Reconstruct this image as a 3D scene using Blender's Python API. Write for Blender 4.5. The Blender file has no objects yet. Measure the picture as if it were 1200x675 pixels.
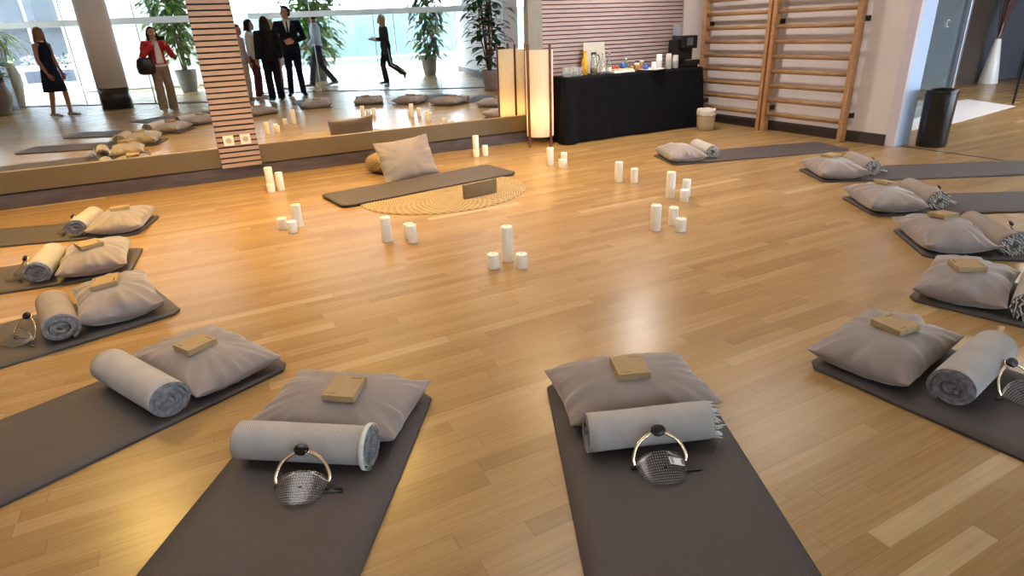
import bpy, bmesh, math, random
from mathutils import Vector, Matrix, noise
S = bpy.context.scene
COL = S.collection
PI = math.pi
# ------------------------------------------------------------------ camera
cd = bpy.data.cameras.new('camera'); cam = bpy.data.objects.new('camera', cd); COL.objects.link(cam)
YAW, PITCH, ROLL, FPX = 0.472455, 0.400362, 0.041702, 716.27
fw = Vector((math.sin(YAW)*math.cos(PITCH), math.cos(YAW)*math.cos(PITCH), -math.sin(PITCH)))
r0 = Vector((math.cos(YAW), -math.sin(YAW), 0)); d0 = fw.cross(r0)
rt = math.cos(ROLL)*r0 + math.sin(ROLL)*d0; dn = -math.sin(ROLL)*r0 + math.cos(ROLL)*d0
R3 = Matrix((rt, -dn, -fw)).transposed()
cam.matrix_world = Matrix.Translation((0, 0, 1.4)) @ R3.to_4x4()
cd.sensor_fit = 'HORIZONTAL'; cd.sensor_width = 36; cd.lens = 36*FPX/1200
cd.clip_start = .01; cd.clip_end = 300
S.camera = cam
# ------------------------------------------------------------------ world, lights, exposure
S.view_settings.view_transform = 'Standard'; S.view_settings.look = 'None'
S.view_settings.gamma = 1; S.view_settings.use_curve_mapping = False
S.view_settings.exposure = 0.22
S.cycles.use_denoising = True
S.cycles.max_bounces = 10; S.cycles.transparent_max_bounces = 16
S.cycles.sample_clamp_indirect = 8
w = bpy.data.worlds.new('sky'); S.world = w; w.use_nodes = True
bg = w.node_tree.nodes['Background']; bg.inputs[0].default_value = (.68, .82, 1, 1); bg.inputs[1].default_value = 22.0
def area(name, loc, size, power, color, rot=(0, 0, 0), size_y=None, spread=PI):
    l = bpy.data.lights.new(name, 'AREA'); l.energy = power; l.color = color; l.size = size; l.spread = spread
    if size_y: l.shape = 'RECTANGLE'; l.size_y = size_y
    o = bpy.data.objects.new(name, l); COL.objects.link(o); o.location = loc; o.rotation_euler = rot; return o
sl = bpy.data.lights.new('sun', 'SUN'); sl.energy = 14; sl.color = (1, .96, .9); sl.angle = .01
so = bpy.data.objects.new('sun', sl); COL.objects.link(so); so.rotation_euler = (math.radians(52), 0, math.radians(-12))
WARM = (1, .63, .17)
area('ceiling_spot_warm', (-1.0, 5.5, 2.9), .4, 55, WARM, spread=2.2)
area('ceiling_spot_warm', (1.2, 5.6, 2.9), .4, 55, WARM, spread=2.2)
area('ceiling_spot_warm', (3.3, 5.5, 2.9), .4, 40, (1, .74, .42), spread=2.2)
area('ceiling_fill_soft', (2.6, 3.0, 2.95), 2.0, 32, (1, .95, .90))  # added soft fill above the near mats, no fitting
area('ceiling_spot_neutral', (5.3, 6.3, 2.92), .25, 44, (1, .91, .84), spread=2.6)
area('ceiling_fill_soft', (5.2, 3.9, 2.95), 1.2, 22, (1, .93, .87))  # added soft fill above the right mats
area('ceiling_fill_soft', (-.4, 2.6, 2.95), 1.6, 27, (1, .95, .90))  # added soft fill above the left front mats
area('hall_fill', (11.0, 3.5, 2.95), 2.5, 110, (1, .95, .90))  # unseen light added to brighten the hall
# ------------------------------------------------------------------ materials
def nodes(name):
    m = bpy.data.materials.new(name); m.use_nodes = True
    return m, m.node_tree, m.node_tree.nodes['Principled BSDF']
def pm(name, col, rough=.6, metal=0, var=.0, scale=20, bump=0, bscale=200, sheen=0, spec=.5, detail=3, stretch=(1, 1, 1)):
    m, t, b = nodes(name); N = t.nodes; L = t.links
    b.inputs['Base Color'].default_value = (*col, 1); b.inputs['Roughness'].default_value = rough
    b.inputs['Metallic'].default_value = metal; b.inputs['Specular IOR Level'].default_value = spec
    if sheen: b.inputs['Sheen Weight'].default_value = sheen; b.inputs['Sheen Roughness'].default_value = .4
    tc = N.new('ShaderNodeTexCoord'); mp = N.new('ShaderNodeMapping'); mp.inputs['Scale'].default_value = stretch
    L.new(tc.outputs['Object'], mp.inputs[0])
    if var:
        n = N.new('ShaderNodeTexNoise'); n.inputs['Scale'].default_value = scale; n.inputs['Detail'].default_value = detail
        L.new(mp.outputs[0], n.inputs['Vector'])
        r = N.new('ShaderNodeValToRGB'); r.color_ramp.elements[0].position = .3; r.color_ramp.elements[1].position = .7
        r.color_ramp.elements[0].color = (*[c*(1-var) for c in col], 1); r.color_ramp.elements[1].color = (*[min(1, c*(1+var)) for c in col], 1)
        L.new(n.outputs['Fac'], r.inputs[0]); L.new(r.outputs[0], b.inputs['Base Color'])
    if bump:
        n2 = N.new('ShaderNodeTexNoise'); n2.inputs['Scale'].default_value = bscale
        L.new(mp.outputs[0], n2.inputs['Vector'])
        bp = N.new('ShaderNodeBump'); bp.inputs['Strength'].default_value = bump; bp.inputs['Distance'].default_value = .01
        L.new(n2.outputs['Fac'], bp.inputs['Height']); L.new(bp.outputs[0], b.inputs['Normal'])
    return m
def math_(t, op, a, b=None):
    n = t.nodes.new('ShaderNodeMath'); n.operation = op
    for i, v in enumerate((a, b)):
        if v is None: continue
        if isinstance(v, (int, float)): n.inputs[i].default_value = v
        else: t.links.new(v, n.inputs[i])
    return n.outputs[0]
def ramp(t, fac, stops):
    r = t.nodes.new('ShaderNodeValToRGB'); e = r.color_ramp.elements
    while len(e) < len(stops): e.new(.5)
    for k, (p, c) in enumerate(stops): e[k].position = p; e[k].color = (*c, 1)
    t.links.new(fac, r.inputs[0]); return r.outputs[0]
def mixc(t, fac, a, b, mode='MIX'):
    n = t.nodes.new('ShaderNodeMix'); n.data_type = 'RGBA'; n.blend_type = mode
    for i, v in ((0, fac), (6, a), (7, b)):
        if isinstance(v, (int, float)): n.inputs[i].default_value = v
        elif isinstance(v, tuple): n.inputs[i].default_value = (*v, 1)
        else: t.links.new(v, n.inputs[i])
    return n.outputs[2]
def floor_mat():
    m, t, b = nodes('oak_strip_floor'); N = t.nodes; L = t.links
    tc = N.new('ShaderNodeTexCoord'); sp = N.new('ShaderNodeSeparateXYZ'); L.new(tc.outputs['Object'], sp.inputs[0])
    x, y = sp.outputs[0], sp.outputs[1]
    W_, L_ = .068, .85
    ry = math_(t, 'DIVIDE', y, W_); row = math_(t, 'FLOOR', ry)
    wn = N.new('ShaderNodeTexWhiteNoise'); wn.noise_dimensions = '1D'; L.new(row, wn.inputs['W'])
    cxx = math_(t, 'ADD', math_(t, 'DIVIDE', x, L_), math_(t, 'MULTIPLY', wn.outputs['Value'], 9.0)); colm = math_(t, 'FLOOR', cxx)
    cb = N.new('ShaderNodeCombineXYZ'); L.new(row, cb.inputs[0]); L.new(colm, cb.inputs[1])
    wn2 = N.new('ShaderNodeTexWhiteNoise'); wn2.noise_dimensions = '3D'; L.new(cb.outputs[0], wn2.inputs['Vector'])
    base = ramp(t, wn2.outputs['Value'], [(0, (.305, .185, .074)), (.3, (.345, .212, .087)), (.65, (.370, .232, .097)), (.94, (.405, .260, .115)), (1, (.52, .37, .20))])
    mp = N.new('ShaderNodeMapping'); mp.inputs['Scale'].default_value = (2.2, 50, 1); L.new(tc.outputs['Object'], mp.inputs[0])
    ad = N.new('ShaderNodeVectorMath'); ad.operation = 'ADD'; L.new(mp.outputs[0], ad.inputs[0]); L.new(wn2.outputs['Color'], ad.inputs[1])
    g = N.new('ShaderNodeTexNoise'); g.inputs['Scale'].default_value = 1.6; g.inputs['Detail'].default_value = 5; L.new(ad.outputs[0], g.inputs['Vector'])
    gr = ramp(t, g.outputs['Fac'], [(.25, (.86, .83, .80)), (.65, (1.04, 1.04, 1.04))])
    c1 = mixc(t, 1.0, base, gr, 'MULTIPLY')
    v = N.new('ShaderNodeTexVoronoi'); v.inputs['Scale'].default_value = 2.2; L.new(tc.outputs['Object'], v.inputs['Vector'])
    kn = ramp(t, v.outputs['Distance'], [(0, (.45, .36, .3)), (.035, (1, 1, 1))])
    c2 = mixc(t, .7, c1, kn, 'MULTIPLY')
    fy = math_(t, 'FRACT', ry); fx = math_(t, 'FRACT', cxx)
    seam = math_(t, 'MAXIMUM', math_(t, 'LESS_THAN', fy, .022), math_(t, 'LESS_THAN', fx, .0035))
    c3 = mixc(t, math_(t, 'MULTIPLY', seam, .5), c2, (.16, .09, .045))
    L.new(c3, b.inputs['Base Color'])
    b.inputs['Roughness'].default_value = .27
    return m
def wave_mat(name, c1, c2, scale, rough=.8, bump=.3, kind='herring'):
    m, t, b = nodes(name); N = t.nodes; L = t.links
    tc = N.new('ShaderNodeTexCoord'); sp = N.new('ShaderNodeSeparateXYZ'); L.new(tc.outputs['UV'], sp.inputs[0])
    u = math_(t, 'MULTIPLY', sp.outputs[0], scale); v = math_(t, 'MULTIPLY', sp.outputs[1], scale)
    if kind == 'herring':      # zig-zag twill
        z = math_(t, 'ADD', v, math_(t, 'MULTIPLY', math_(t, 'PINGPONG', u, 3.0), 1.0)); f = math_(t, 'PINGPONG', z, .5)
        f = math_(t, 'MULTIPLY', f, 2)
    elif kind == 'check':      # basket weave
        a = math_(t, 'SINE', math_(t, 'MULTIPLY', u, 2*PI)); c = math_(t, 'SINE', math_(t, 'MULTIPLY', v, 2*PI))
        f = math_(t, 'ADD', math_(t, 'MULTIPLY', math_(t, 'MULTIPLY', a, c), .5), .5)
    else:                      # ribs
        f = math_(t, 'ADD', math_(t, 'MULTIPLY', math_(t, 'SINE', math_(t, 'MULTIPLY', v, 2*PI)), .5), .5)
    n = N.new('ShaderNodeTexNoise'); n.inputs['Scale'].default_value = 9; L.new(tc.outputs['Object'], n.inputs['Vector'])
    f2 = math_(t, 'ADD', math_(t, 'MULTIPLY', f, .8), math_(t, 'MULTIPLY', n.outputs['Fac'], .3))
    L.new(ramp(t, f2, [(.15, c1), (.85, c2)]), b.inputs['Base Color']); b.inputs['Roughness'].default_value = rough
    b.inputs['Specular IOR Level'].default_value = .25
    bp = N.new('ShaderNodeBump'); bp.inputs['Strength'].default_value = bump; bp.inputs['Distance'].default_value = .003
    L.new(f, bp.inputs['Height']); L.new(bp.outputs[0], b.inputs['Normal'])
    return m
def glass_mat(name, tint=(.96, .98, .98), refl=.08, milk=0):
    m, t, b = nodes(name); N = t.nodes; L = t.links
    tr = N.new('ShaderNodeBsdfTransparent'); tr.inputs[0].default_value = (*tint, 1)
    gl = N.new('ShaderNodeBsdfGlossy'); gl.inputs['Roughness'].default_value = .01
    fr = N.new('ShaderNodeLayerWeight'); fr.inputs[0].default_value = .15
    mx = N.new('ShaderNodeMixShader'); L.new(math_(t, 'ADD', math_(t, 'MULTIPLY', fr.outputs['Fresnel'], .6), refl*.4), mx.inputs[0])
    L.new(tr.outputs[0], mx.inputs[1]); L.new(gl.outputs[0], mx.inputs[2]); out = mx.outputs[0]
    if milk:
        df = N.new('ShaderNodeBsdfTranslucent'); df.inputs[0].default_value = (.9, .92, .94, 1); d2 = N.new('ShaderNodeBsdfDiffuse'); d2.inputs[0].default_value = (.85, .87, .9, 1)
        a1 = N.new('ShaderNodeMixShader'); a1.inputs[0].default_value = .5; L.new(df.outputs[0], a1.inputs[1]); L.new(d2.outputs[0], a1.inputs[2])
        a2 = N.new('ShaderNodeMixShader'); a2.inputs[0].default_value = milk; L.new(out, a2.inputs[1]); L.new(a1.outputs[0], a2.inputs[2]); out = a2.outputs[0]
    L.new(out, N['Material Output'].inputs[0])
    return m
def dotted_mat():
    m, t, b = nodes('dotted_clear_plastic'); N = t.nodes; L = t.links
    tc = N.new('ShaderNodeTexCoord'); sp = N.new('ShaderNodeSeparateXYZ'); L.new(tc.outputs['UV'], sp.inputs[0])
    u = math_(t, 'FRACT', math_(t, 'MULTIPLY', sp.outputs[0], 26)); v = math_(t, 'FRACT', math_(t, 'MULTIPLY', sp.outputs[1], 13))
    du = math_(t, 'SUBTRACT', u, .5); dv = math_(t, 'SUBTRACT', v, .5)
    d = math_(t, 'SQRT', math_(t, 'ADD', math_(t, 'MULTIPLY', du, du), math_(t, 'MULTIPLY', dv, dv)))
    dot = math_(t, 'LESS_THAN', d, .22)
    tr = N.new('ShaderNodeBsdfTransparent'); tr.inputs[0].default_value = (.80, .80, .84, 1)
    gl = N.new('ShaderNodeBsdfGlossy'); gl.inputs['Roughness'].default_value = .28
    m1 = N.new('ShaderNodeMixShader'); m1.inputs[0].default_value = .12; L.new(tr.outputs[0], m1.inputs[1]); L.new(gl.outputs[0], m1.inputs[2])
    b.inputs['Base Color'].default_value = (.50, .48, .48, 1); b.inputs['Roughness'].default_value = .45
    m2 = N.new('ShaderNodeMixShader'); L.new(dot, m2.inputs[0]); L.new(m1.outputs[0], m2.inputs[1]); L.new(b.outputs[0], m2.inputs[2])
    L.new(m2.outputs[0], N['Material Output'].inputs[0]); return m
def shade_mat():
    m, t, b = nodes('pleated_paper_shade'); N = t.nodes; L = t.links
    d = N.new('ShaderNodeBsdfDiffuse'); d.inputs[0].default_value = (.84, .78, .72, 1)
    tl = N.new('ShaderNodeBsdfTranslucent'); tl.inputs[0].default_value = (.95, .80, .55, 1)
    mx = N.new('ShaderNodeMixShader'); mx.inputs[0].default_value = .35
    L.new(d.outputs[0], mx.inputs[1]); L.new(tl.outputs[0], mx.inputs[2]); L.new(mx.outputs[0], N['Material Output'].inputs[0]); return m
def frost_mat():
    m, t, b = nodes('frosted_band'); N = t.nodes; L = t.links
    d = N.new('ShaderNodeBsdfDiffuse'); d.inputs[0].default_value = (.86, .88, .90, 1)
    tl = N.new('ShaderNodeBsdfTranslucent'); tl.inputs[0].default_value = (.90, .93, .95, 1)
    mx = N.new('ShaderNodeMixShader'); mx.inputs[0].default_value = .7
    L.new(d.outputs[0], mx.inputs[1]); L.new(tl.outputs[0], mx.inputs[2]); L.new(mx.outputs[0], N['Material Output'].inputs[0]); return m
M = dict(
    floor=floor_mat(), white=pm('white_wall_paint', (.66, .60, .58), .7, var=.03, scale=3), ceil=pm('ceiling_paint', (.75, .74, .72), .8, var=.02, scale=2),
    lobby=pm('pale_wall_paint', (.72, .76, .80), .6, var=.02, scale=2), dark=pm('dark_baseboard', (.045, .036, .036), .45, var=.3, scale=8, stretch=(1, 8, 8)),
    darkwood=pm('dark_brown_skirting', (.075, .055, .055), .35, var=.35, scale=4, stretch=(1, 6, 6)),
    ledge=pm('bronze_brown_panel', (.13, .088, .034), .4, var=.10, scale=10, stretch=(1, 6, 6)), ledgetop=pm('pale_ledge_lip', (.50, .36, .18), .35, var=.1, scale=8),
    slat=pm('oak_slat', (.37, .26, .215), .5, var=.12, scale=6, stretch=(1, 12, 12)), slat2=pm('greyed_oak_slat', (.40, .30, .285), .5, var=.12, scale=6, stretch=(1, 12, 12)),
    gap=pm('black_felt_backing', (.012, .010, .010), .9, var=.1), post=pm('grey_green_post', (.25, .24, .19), .5, var=.12, scale=8, stretch=(8, 8, 1)),
    bars=pm('varnished_beech', (.40, .21, .09), .32, var=.18, scale=8, stretch=(1, 1, 6)), rung=pm('varnished_rung', (.32, .185, .085), .35, var=.15, scale=8, stretch=(6, 1, 1)),
    black=pm('black_plastic', (.012, .012, .014), .25, var=.1), blackm=pm('black_metal', (.02, .02, .022), .3, metal=.6, var=.1),
    cloth=pm('black_cloth', (.006, .006, .009), .9, var=.25, scale=14, bump=.08, bscale=300, spec=.1),
    mat=wave_mat('ribbed_mat_foam', (.072, .059, .058), (.104, .087, .085), 110, .6, .35, 'check'),
    matedge=pm('mat_foam_edge', (.06, .051, .051), .8, var=.1, scale=50),
    pillow=pm('taupe_velvet', (.262, .222, .214), .75, var=.10, scale=7, bump=.12, bscale=60, sheen=.55, spec=.15),
    blanket=wave_mat('grey_herringbone_wool', (.25, .225, .215), (.62, .58, .56), 140, .95, .5, 'herring'),
    blanket2=wave_mat('grey_brown_wool', (.22, .18, .16), (.44, .38, .34), 140, .95, .5, 'herring'),
    inner=pm('blue_grey_wool_lining', (.20, .20, .22), .95, var=.35, scale=50, bump=.5, bscale=120), fringe=pm('pale_wool_fringe', (.68, .66, .63), .95, var=.1, scale=60),
    kraft=pm('kraft_card', (.37, .255, .125), .75, var=.06, scale=30), ink=pm('dark_print', (.10, .07, .04), .7, var=.05),
    gold=pm('rose_gold_metal', (.86, .66, .47), .18, metal=1, var=.05), dots=dotted_mat(), tagm=pm('white_label', (.8, .8, .78), .5, var=.03),
    wax=pm('white_wax', (.86, .82, .74), .45, var=.03, scale=12, bump=.03, bscale=30), wick=pm('charred_wick', (.03, .025, .02), .9, var=.1),
    wicker=wave_mat('straw_braid', (.09, .057, .026), (.50, .37, .225), 30, .8, 1, 'check'), rattan=wave_mat('brown_rattan', (.09, .06, .03), (.32, .225, .115), 40, .7, .8, 'check'),
    basket=wave_mat('light_wicker', (.20, .125, .06), (.56, .42, .26), 22, .8, .8, 'check'), liner=pm('white_liner', (.62, .54, .48), .6, var=.06, bump=.3, bscale=30),
    lampwood=pm('dark_red_wood', (.13, .045, .025), .4, var=.2, scale=10, stretch=(6, 6, 1)), shade=shade_mat(),
    glass=glass_mat('clear_glass'), glassg=glass_mat('drinking_glass', (.97, .98, .99), .12, .16), smoke=glass_mat('hall_glass', (.80, .86, .90), .10), frost=frost_mat(),
    frame=pm('white_mullion', (.74, .76, .80), .4, var=.03), steel=pm('brushed_steel', (.55, .55, .57), .3, metal=1, var=.05, scale=40), skylit=pm('sky_lit_blue', (.50, .63, .88), .3, var=.02),
    lav=pm('lavender_frame', (.60, .56, .62), .4, var=.03), ceramic=pm('white_ceramic', (.82, .81, .79), .3, var=.02), socket=pm('white_socket', (.80, .76, .70), .3, var=.02),
    juice=pm('orange_juice', (.80, .40, .02), .2, var=.1), waterm=glass_mat('bottle_glass', (.90, .95, .93), .15, .10), card=pm('beige_card', (.50, .45, .40), .6, var=.05),
    red=pm('red_fruit', (.55, .06, .04), .35, var=.3, scale=40), green=pm('green_herbs', (.10, .24, .05), .6, var=.4, scale=40), blue=pm('blue_glaze', (.03, .10, .38), .2, var=.2), amber=pm('amber_jar', (.34, .17, .04), .25, var=.3, scale=30),
    peach=pm('peach_board', (.72, .46, .30), .5, var=.12, scale=20), cup=wave_mat('patterned_paper_cup', (.10, .07, .05), (.80, .76, .71), 9, .55, .05, 'check'), cupw=pm('white_paper_cup', (.78, .73, .68), .55, var=.03),
    tank=glass_mat('clear_tank', (.70, .84, .97), .2, .35), slate=pm('slate_blue_wall', (.075, .082, .105), .45, var=.12, scale=2), brown=pm('dark_brown_door', (.06, .042, .033), .4, var=.2, scale=3, stretch=(8, 8, 1)), greyw=pm('grey_hall_wall', (.50, .53, .55), .6, var=.06, scale=2),
    lightpatch=pm('hall_light_patch', (.86, .86, .88), .3, var=.04, scale=3), twig=pm('red_brown_twig', (.11, .04, .03), .7, var=.3), twigl=pm('pale_twig', (.55, .38, .28), .6, var=.2),
    leaf=pm('green_leaf', (.10, .23, .045), .45, var=.4, scale=5), leafd=pm('dark_rubber_leaf', (.025, .060, .030), .3, var=.35, scale=5), leafy=pm('lime_leaf', (.20, .38, .05), .45, var=.3, scale=5), bark=pm('bark', (.16, .12, .08), .9, var=.3, scale=20, bump=.4, bscale=40),
    potg=pm('grey_stone_pot', (.20, .22, .24), .6, var=.1, scale=10), pott=pm('taupe_clay_pot', (.19, .135, .11), .55, var=.12, scale=6), potw=pm('weathered_pale_pot', (.36, .29, .27), .7, var=.15, scale=5), soil=pm('soil', (.03, .022, .016), .95, var=.4, scale=40),
    stone=pm('grey_stone', (.36, .33, .29), .8, var=.2, scale=6), coirm=pm('coir_pole', (.30, .13, .05), .9, var=.35, scale=40, bump=.5, bscale=80), colm=pm('column_plaster', (.78, .72, .71), .6, var=.03, scale=2),
    pave=pm('pale_paving', (.72, .72, .70), .7, var=.06, scale=1), conc=pm('grey_concrete', (.085, .085, .09), .7, var=.1, scale=1), canopy=pm('dark_canopy', (.022, .022, .025), .7, var=.1, scale=1), teal=pm('pale_aqua_wall', (.052, .088, .092), .5, var=.45, scale=.35), darkbed=pm('dark_planter', (.016, .016, .024), .6, var=.2), pinkf=pm('pink_flowers', (.7, .12, .22), .6, var=.3), signg=pm('green_sign', (.02, .22, .14), .4, var=.05),
    skin=pm('skin', (.46, .24, .16), .5, var=.05), skind=pm('tanned_skin', (.34, .16, .10), .5, var=.05), lip=pm('lips', (.36, .10, .09), .5, var=.05), eye=pm('dark_eye', (.02, .015, .012), .2, var=.1),
    hairb=pm('dark_hair', (.018, .011, .008), .6, spec=.15, var=.3, scale=30, stretch=(6, 6, 1)), hairl=pm('blonde_hair', (.42, .25, .10), .6, spec=.15, var=.3, scale=30, stretch=(6, 6, 1)), hairm=pm('light_brown_hair', (.20, .10, .045), .6, spec=.15, var=.35, scale=30, stretch=(6, 6, 1)),
    redj=pm('red_jacket', (.52, .012, .020), .7, var=.15, scale=12), khaki=pm('khaki_cotton', (.23, .155, .095), .8, var=.12, scale=12), whitec=pm('white_cotton', (.72, .70, .68), .8, var=.05, scale=12), navy=pm('navy_suit', (.012, .014, .026), .7, var=.2, scale=14, spec=.1), blackc=pm('black_garment', (.010, .010, .013), .75, var=.2, scale=14, spec=.1), maroon=pm('maroon_cotton', (.11, .012, .016), .75, var=.15, scale=12), bluesh=pm('light_blue_cotton', (.42, .54, .74), .75, var=.06, scale=12), jean=pm('dark_denim', (.022, .030, .058), .8, var=.2, scale=20), beige=pm('beige_cotton', (.50, .42, .35), .8, var=.08, scale=12), shoe=pm('tan_shoe', (.32, .21, .15), .5, var=.1), leather=pm('black_leather', (.012, .011, .012), .35, var=.2, scale=30, bump=.1, bscale=60), pinkd=pm('pale_pink_cotton', (.60, .42, .42), .8, var=.06),
)
def mirror_mat():
    m, t, b = nodes('silvered_glass'); b.inputs['Metallic'].default_value = 1; b.inputs['Roughness'].default_value = 0.0
    b.inputs['Base Color'].default_value = (.90, .92, .92, 1)
    return m
M['mirror'] = mirror_mat()
# ------------------------------------------------------------------ mesh helpers
def xf(loc=(0, 0, 0), rz=0, rx=0, ry=0): return Matrix.Translation(loc) @ Matrix.Rotation(rz, 4, 'Z') @ Matrix.Rotation(ry, 4, 'Y') @ Matrix.Rotation(rx, 4, 'X')
def box(bm, x0, x1, y0, y1, z0, z1, bev=0, mi=0, mx=None):
    r = bmesh.ops.create_cube(bm, size=1); vs = r['verts']
    for v in vs: v.co = Vector(((x0+x1)/2+v.co.x*(x1-x0), (y0+y1)/2+v.co.y*(y1-y0), (z0+z1)/2+v.co.z*(z1-z0)))
    fs = list({f for v in vs for f in v.link_faces})
    for f in fs: f.material_index = mi
    if bev:
        es = list({e for v in vs for e in v.link_edges})
        g = bmesh.ops.bevel(bm, geom=es, offset=bev, segments=2, affect='EDGES', profile=.5)
        vs = list({v for f in g['faces'] for v in f.verts} | {v for v in vs if v.is_valid})
    if mx is not None:
        for v in vs: v.co = mx @ v.co
    return vs
def rings(bm, R, cap0=True, cap1=True, closed=True, uv=True, mi=0):
    """R: list of rings (lists of Vector) lofted together; u around, v along"""
    V = [[bm.verts.new(p) for p in r] for r in R]; n = len(V[0]); ul = bm.loops.layers.uv.verify(); k = len(V)
    for i in range(k-1):
        for j in range(n if closed else n-1):
            f = bm.faces.new((V[i][j], V[i][(j+1) % n], V[i+1][(j+1) % n], V[i+1][j])); f.smooth = True; f.material_index = mi
            for l, (a, c) in zip(f.loops, ((j, i), (j+1, i), (j+1, i+1), (j, i+1))): l[ul].uv = (a/n, c/max(1, k-1))
    if cap0 and closed: f = bm.faces.new(V[0][::-1]); f.material_index = mi
    if cap1 and closed: f = bm.faces.new(V[-1]); f.material_index = mi
    return V
def lathe(bm, prof, n=32, c=(0, 0, 0), cap0=True, cap1=True, mi=0, mx=None, sq=None):
    R = []
    for r, z in prof:
        ring = []
        for k in range(n):
            a = 2*PI*k/n; p = Vector((c[0]+r*math.cos(a), c[1]+r*math.sin(a), c[2]+z))
            ring.append(mx @ p if mx is not None else p)
        R.append(ring)
    return rings(bm, R, cap0, cap1, mi=mi)
def tube(bm, pts, rad, n=10, mi=0, caps=True, ref=None, dome=False):
    pts = [Vector(p) for p in pts]
    rad = [rad]*len(pts) if isinstance(rad, (int, float, tuple)) else list(rad)
    rad = [(r, r) if isinstance(r, (int, float)) else r for r in rad]
    if dome:
        a = (pts[0]-pts[1]).normalized()*rad[0][1]; b = (pts[-1]-pts[-2]).normalized()*rad[-1][1]
        pts = [pts[0]+a*.9, pts[0]+a*.6]+pts+[pts[-1]+b*.6, pts[-1]+b*.9]
        s = lambda r, f: (r[0]*f, r[1]*f)
        rad = [s(rad[0], .4), s(rad[0], .8)]+rad+[s(rad[-1], .8), s(rad[-1], .4)]
    R = []; prev = None
    for i, p in enumerate(pts):
        t = (pts[min(i+1, len(pts)-1)]-pts[max(i-1, 0)]).normalized()
        if prev is None:
            rf = Vector(ref) if ref else (Vector((1, 0, 0)) if abs(t.x) < .8 else Vector((0, 1, 0)))
        else: rf = prev
        a = (rf - t*rf.dot(t)).normalized(); b = t.cross(a); prev = a
        R.append([p + a*rad[i][0]*math.cos(2*PI*k/n) + b*rad[i][1]*math.sin(2*PI*k/n) for k in range(n)])
    return rings(bm, R, caps, caps, mi=mi)
def ball(bm, c, r, n=16, mx=None):
    r = (r, r, r) if isinstance(r, (int, float)) else r
    g = bmesh.ops.create_uvsphere(bm, u_segments=n, v_segments=max(6, n//2), radius=1)
    for v in g['verts']:
        v.co = Vector((v.co.x*r[0], v.co.y*r[1], v.co.z*r[2]))
        if mx is not None: v.co = mx @ v.co
        v.co += Vector(c)
        for f in v.link_faces: f.smooth = True
    return g['verts']
def smooth(p, n=3):
    """Catmull-Rom through points"""
    p = [Vector(q) for q in p]; out = []
    for i in range(len(p)-1):
        a, b, c, d = p[max(i-1, 0)], p[i], p[i+1], p[min(i+2, len(p)-1)]
        for k in range(n):
            t = k/n; out.append(.5*((2*b)+(c-a)*t+(2*a-5*b+4*c-d)*t*t+(3*b-a-3*c+d)*t**3))
    return out+[p[-1]]
def BM(): return bmesh.new()
def mesh(name, bm, mats):
    me = bpy.data.meshes.new(name); bm.to_mesh(me); bm.free()
    for m in (mats if isinstance(mats, (list, tuple)) else [mats]): me.materials.append(M[m] if isinstance(m, str) else m)
    return me
def obj(name, bm, mats, parent=None, fix=True):
    if fix: bmesh.ops.recalc_face_normals(bm, faces=bm.faces[:])
    o = bpy.data.objects.new(name, mesh(name, bm, mats)); COL.objects.link(o)
    if parent: o.parent = parent
    return o
def tag(o, label, cat, group=None, kind=None):
    o['label'] = label; o['category'] = cat
    if group: o['group'] = group
    if kind: o['kind'] = kind
    return o
def thing(name, label, cat, loc=(0, 0, 0), rz=0, group=None):
    o = bpy.data.objects.new(name, None); COL.objects.link(o); o.location = loc; o.rotation_euler = (0, 0, rz); o.empty_display_size = .1
    return tag(o, label, cat, group)
def place(o, loc, rot=(0, 0, 0)):
    o.location = loc; o.rotation_euler = rot if isinstance(rot, (tuple, list)) else (0, 0, rot); return o
def struct(name, bm, m, label=None, parent=None):
    o = obj(name, bm, m, parent); o['kind'] = 'structure'
    if label: o['label'] = label
    return o
def copy_tree(o, parent=None):
    c = o.copy(); COL.objects.link(c); c.parent = parent
    for ch in list(o.children): copy_tree(ch, c)
    return c
def wallseg(bm, a, b, z0, z1, th):
    """wall slab from a to b (xy), thickness th to the left of a->b"""
    a, b = Vector((*a, 0)), Vector((*b, 0)); d = (b-a); L = d.length; ang = math.atan2(d.y, d.x)
    box(bm, 0, L, 0, th, z0, z1, mx=xf(a, ang))
# ------------------------------------------------------------------ the setting
TILT = 0.0064229
def my(z): return 7.302 - z*math.tan(TILT)     # the mirror leans very slightly into the room
bm = BM(); box(bm, -9, 17.5, -9.0, 8.0, -.05, 0); struct('floor', bm, 'floor', 'oak strip floor of studio, lobby and hall')
bm = BM(); box(bm, -5.7, 17.5, -3.0, 8.0, 3.0, 3.1); box(bm, -9, 17.5, -8.2, -3.0, 3.0, 3.1); struct('ceiling', bm, 'ceil', 'white ceiling above the room')
bm = BM(); box(bm, -5.7, 17.5, 7.36, 7.6, 0, 3.0); struct('wall_north', bm, 'white', 'wall behind the mirrors and the slatted panelling')
bm = BM(); box(bm, 6.64, 7.12, 7.29, 7.36, 0, 3.0); struct('wall_northeast', bm, 'white', 'narrow white wall strip beside the slatted panelling')
bm = BM(); box(bm, 7.08, 7.15, 4.30, 7.36, 0, 3.0); box(bm, 7.15, 7.38, 4.30, 7.36, 0, 3.0); struct('wall_east', bm, 'white', 'pale wall behind the wooden wall bars')
bm = BM(); box(bm, -5.9, -5.7, -5, 7.6, 0, 3.0); struct('wall_west', bm, 'white')
bm = BM(); box(bm, -5.7, 4.29, 7.30, 7.36, 0, .135); box(bm, 4.29, 6.64, 7.30, 7.36, 0, .135); struct('baseboard_north', bm, 'darkwood', 'dark brown skirting under the mirror ledge')
bm = BM(); box(bm, 7.055, 7.08, 4.30, 7.30, 0, .125); struct('baseboard_east', bm, 'dark', 'dark skirting under the wall bars')
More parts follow.
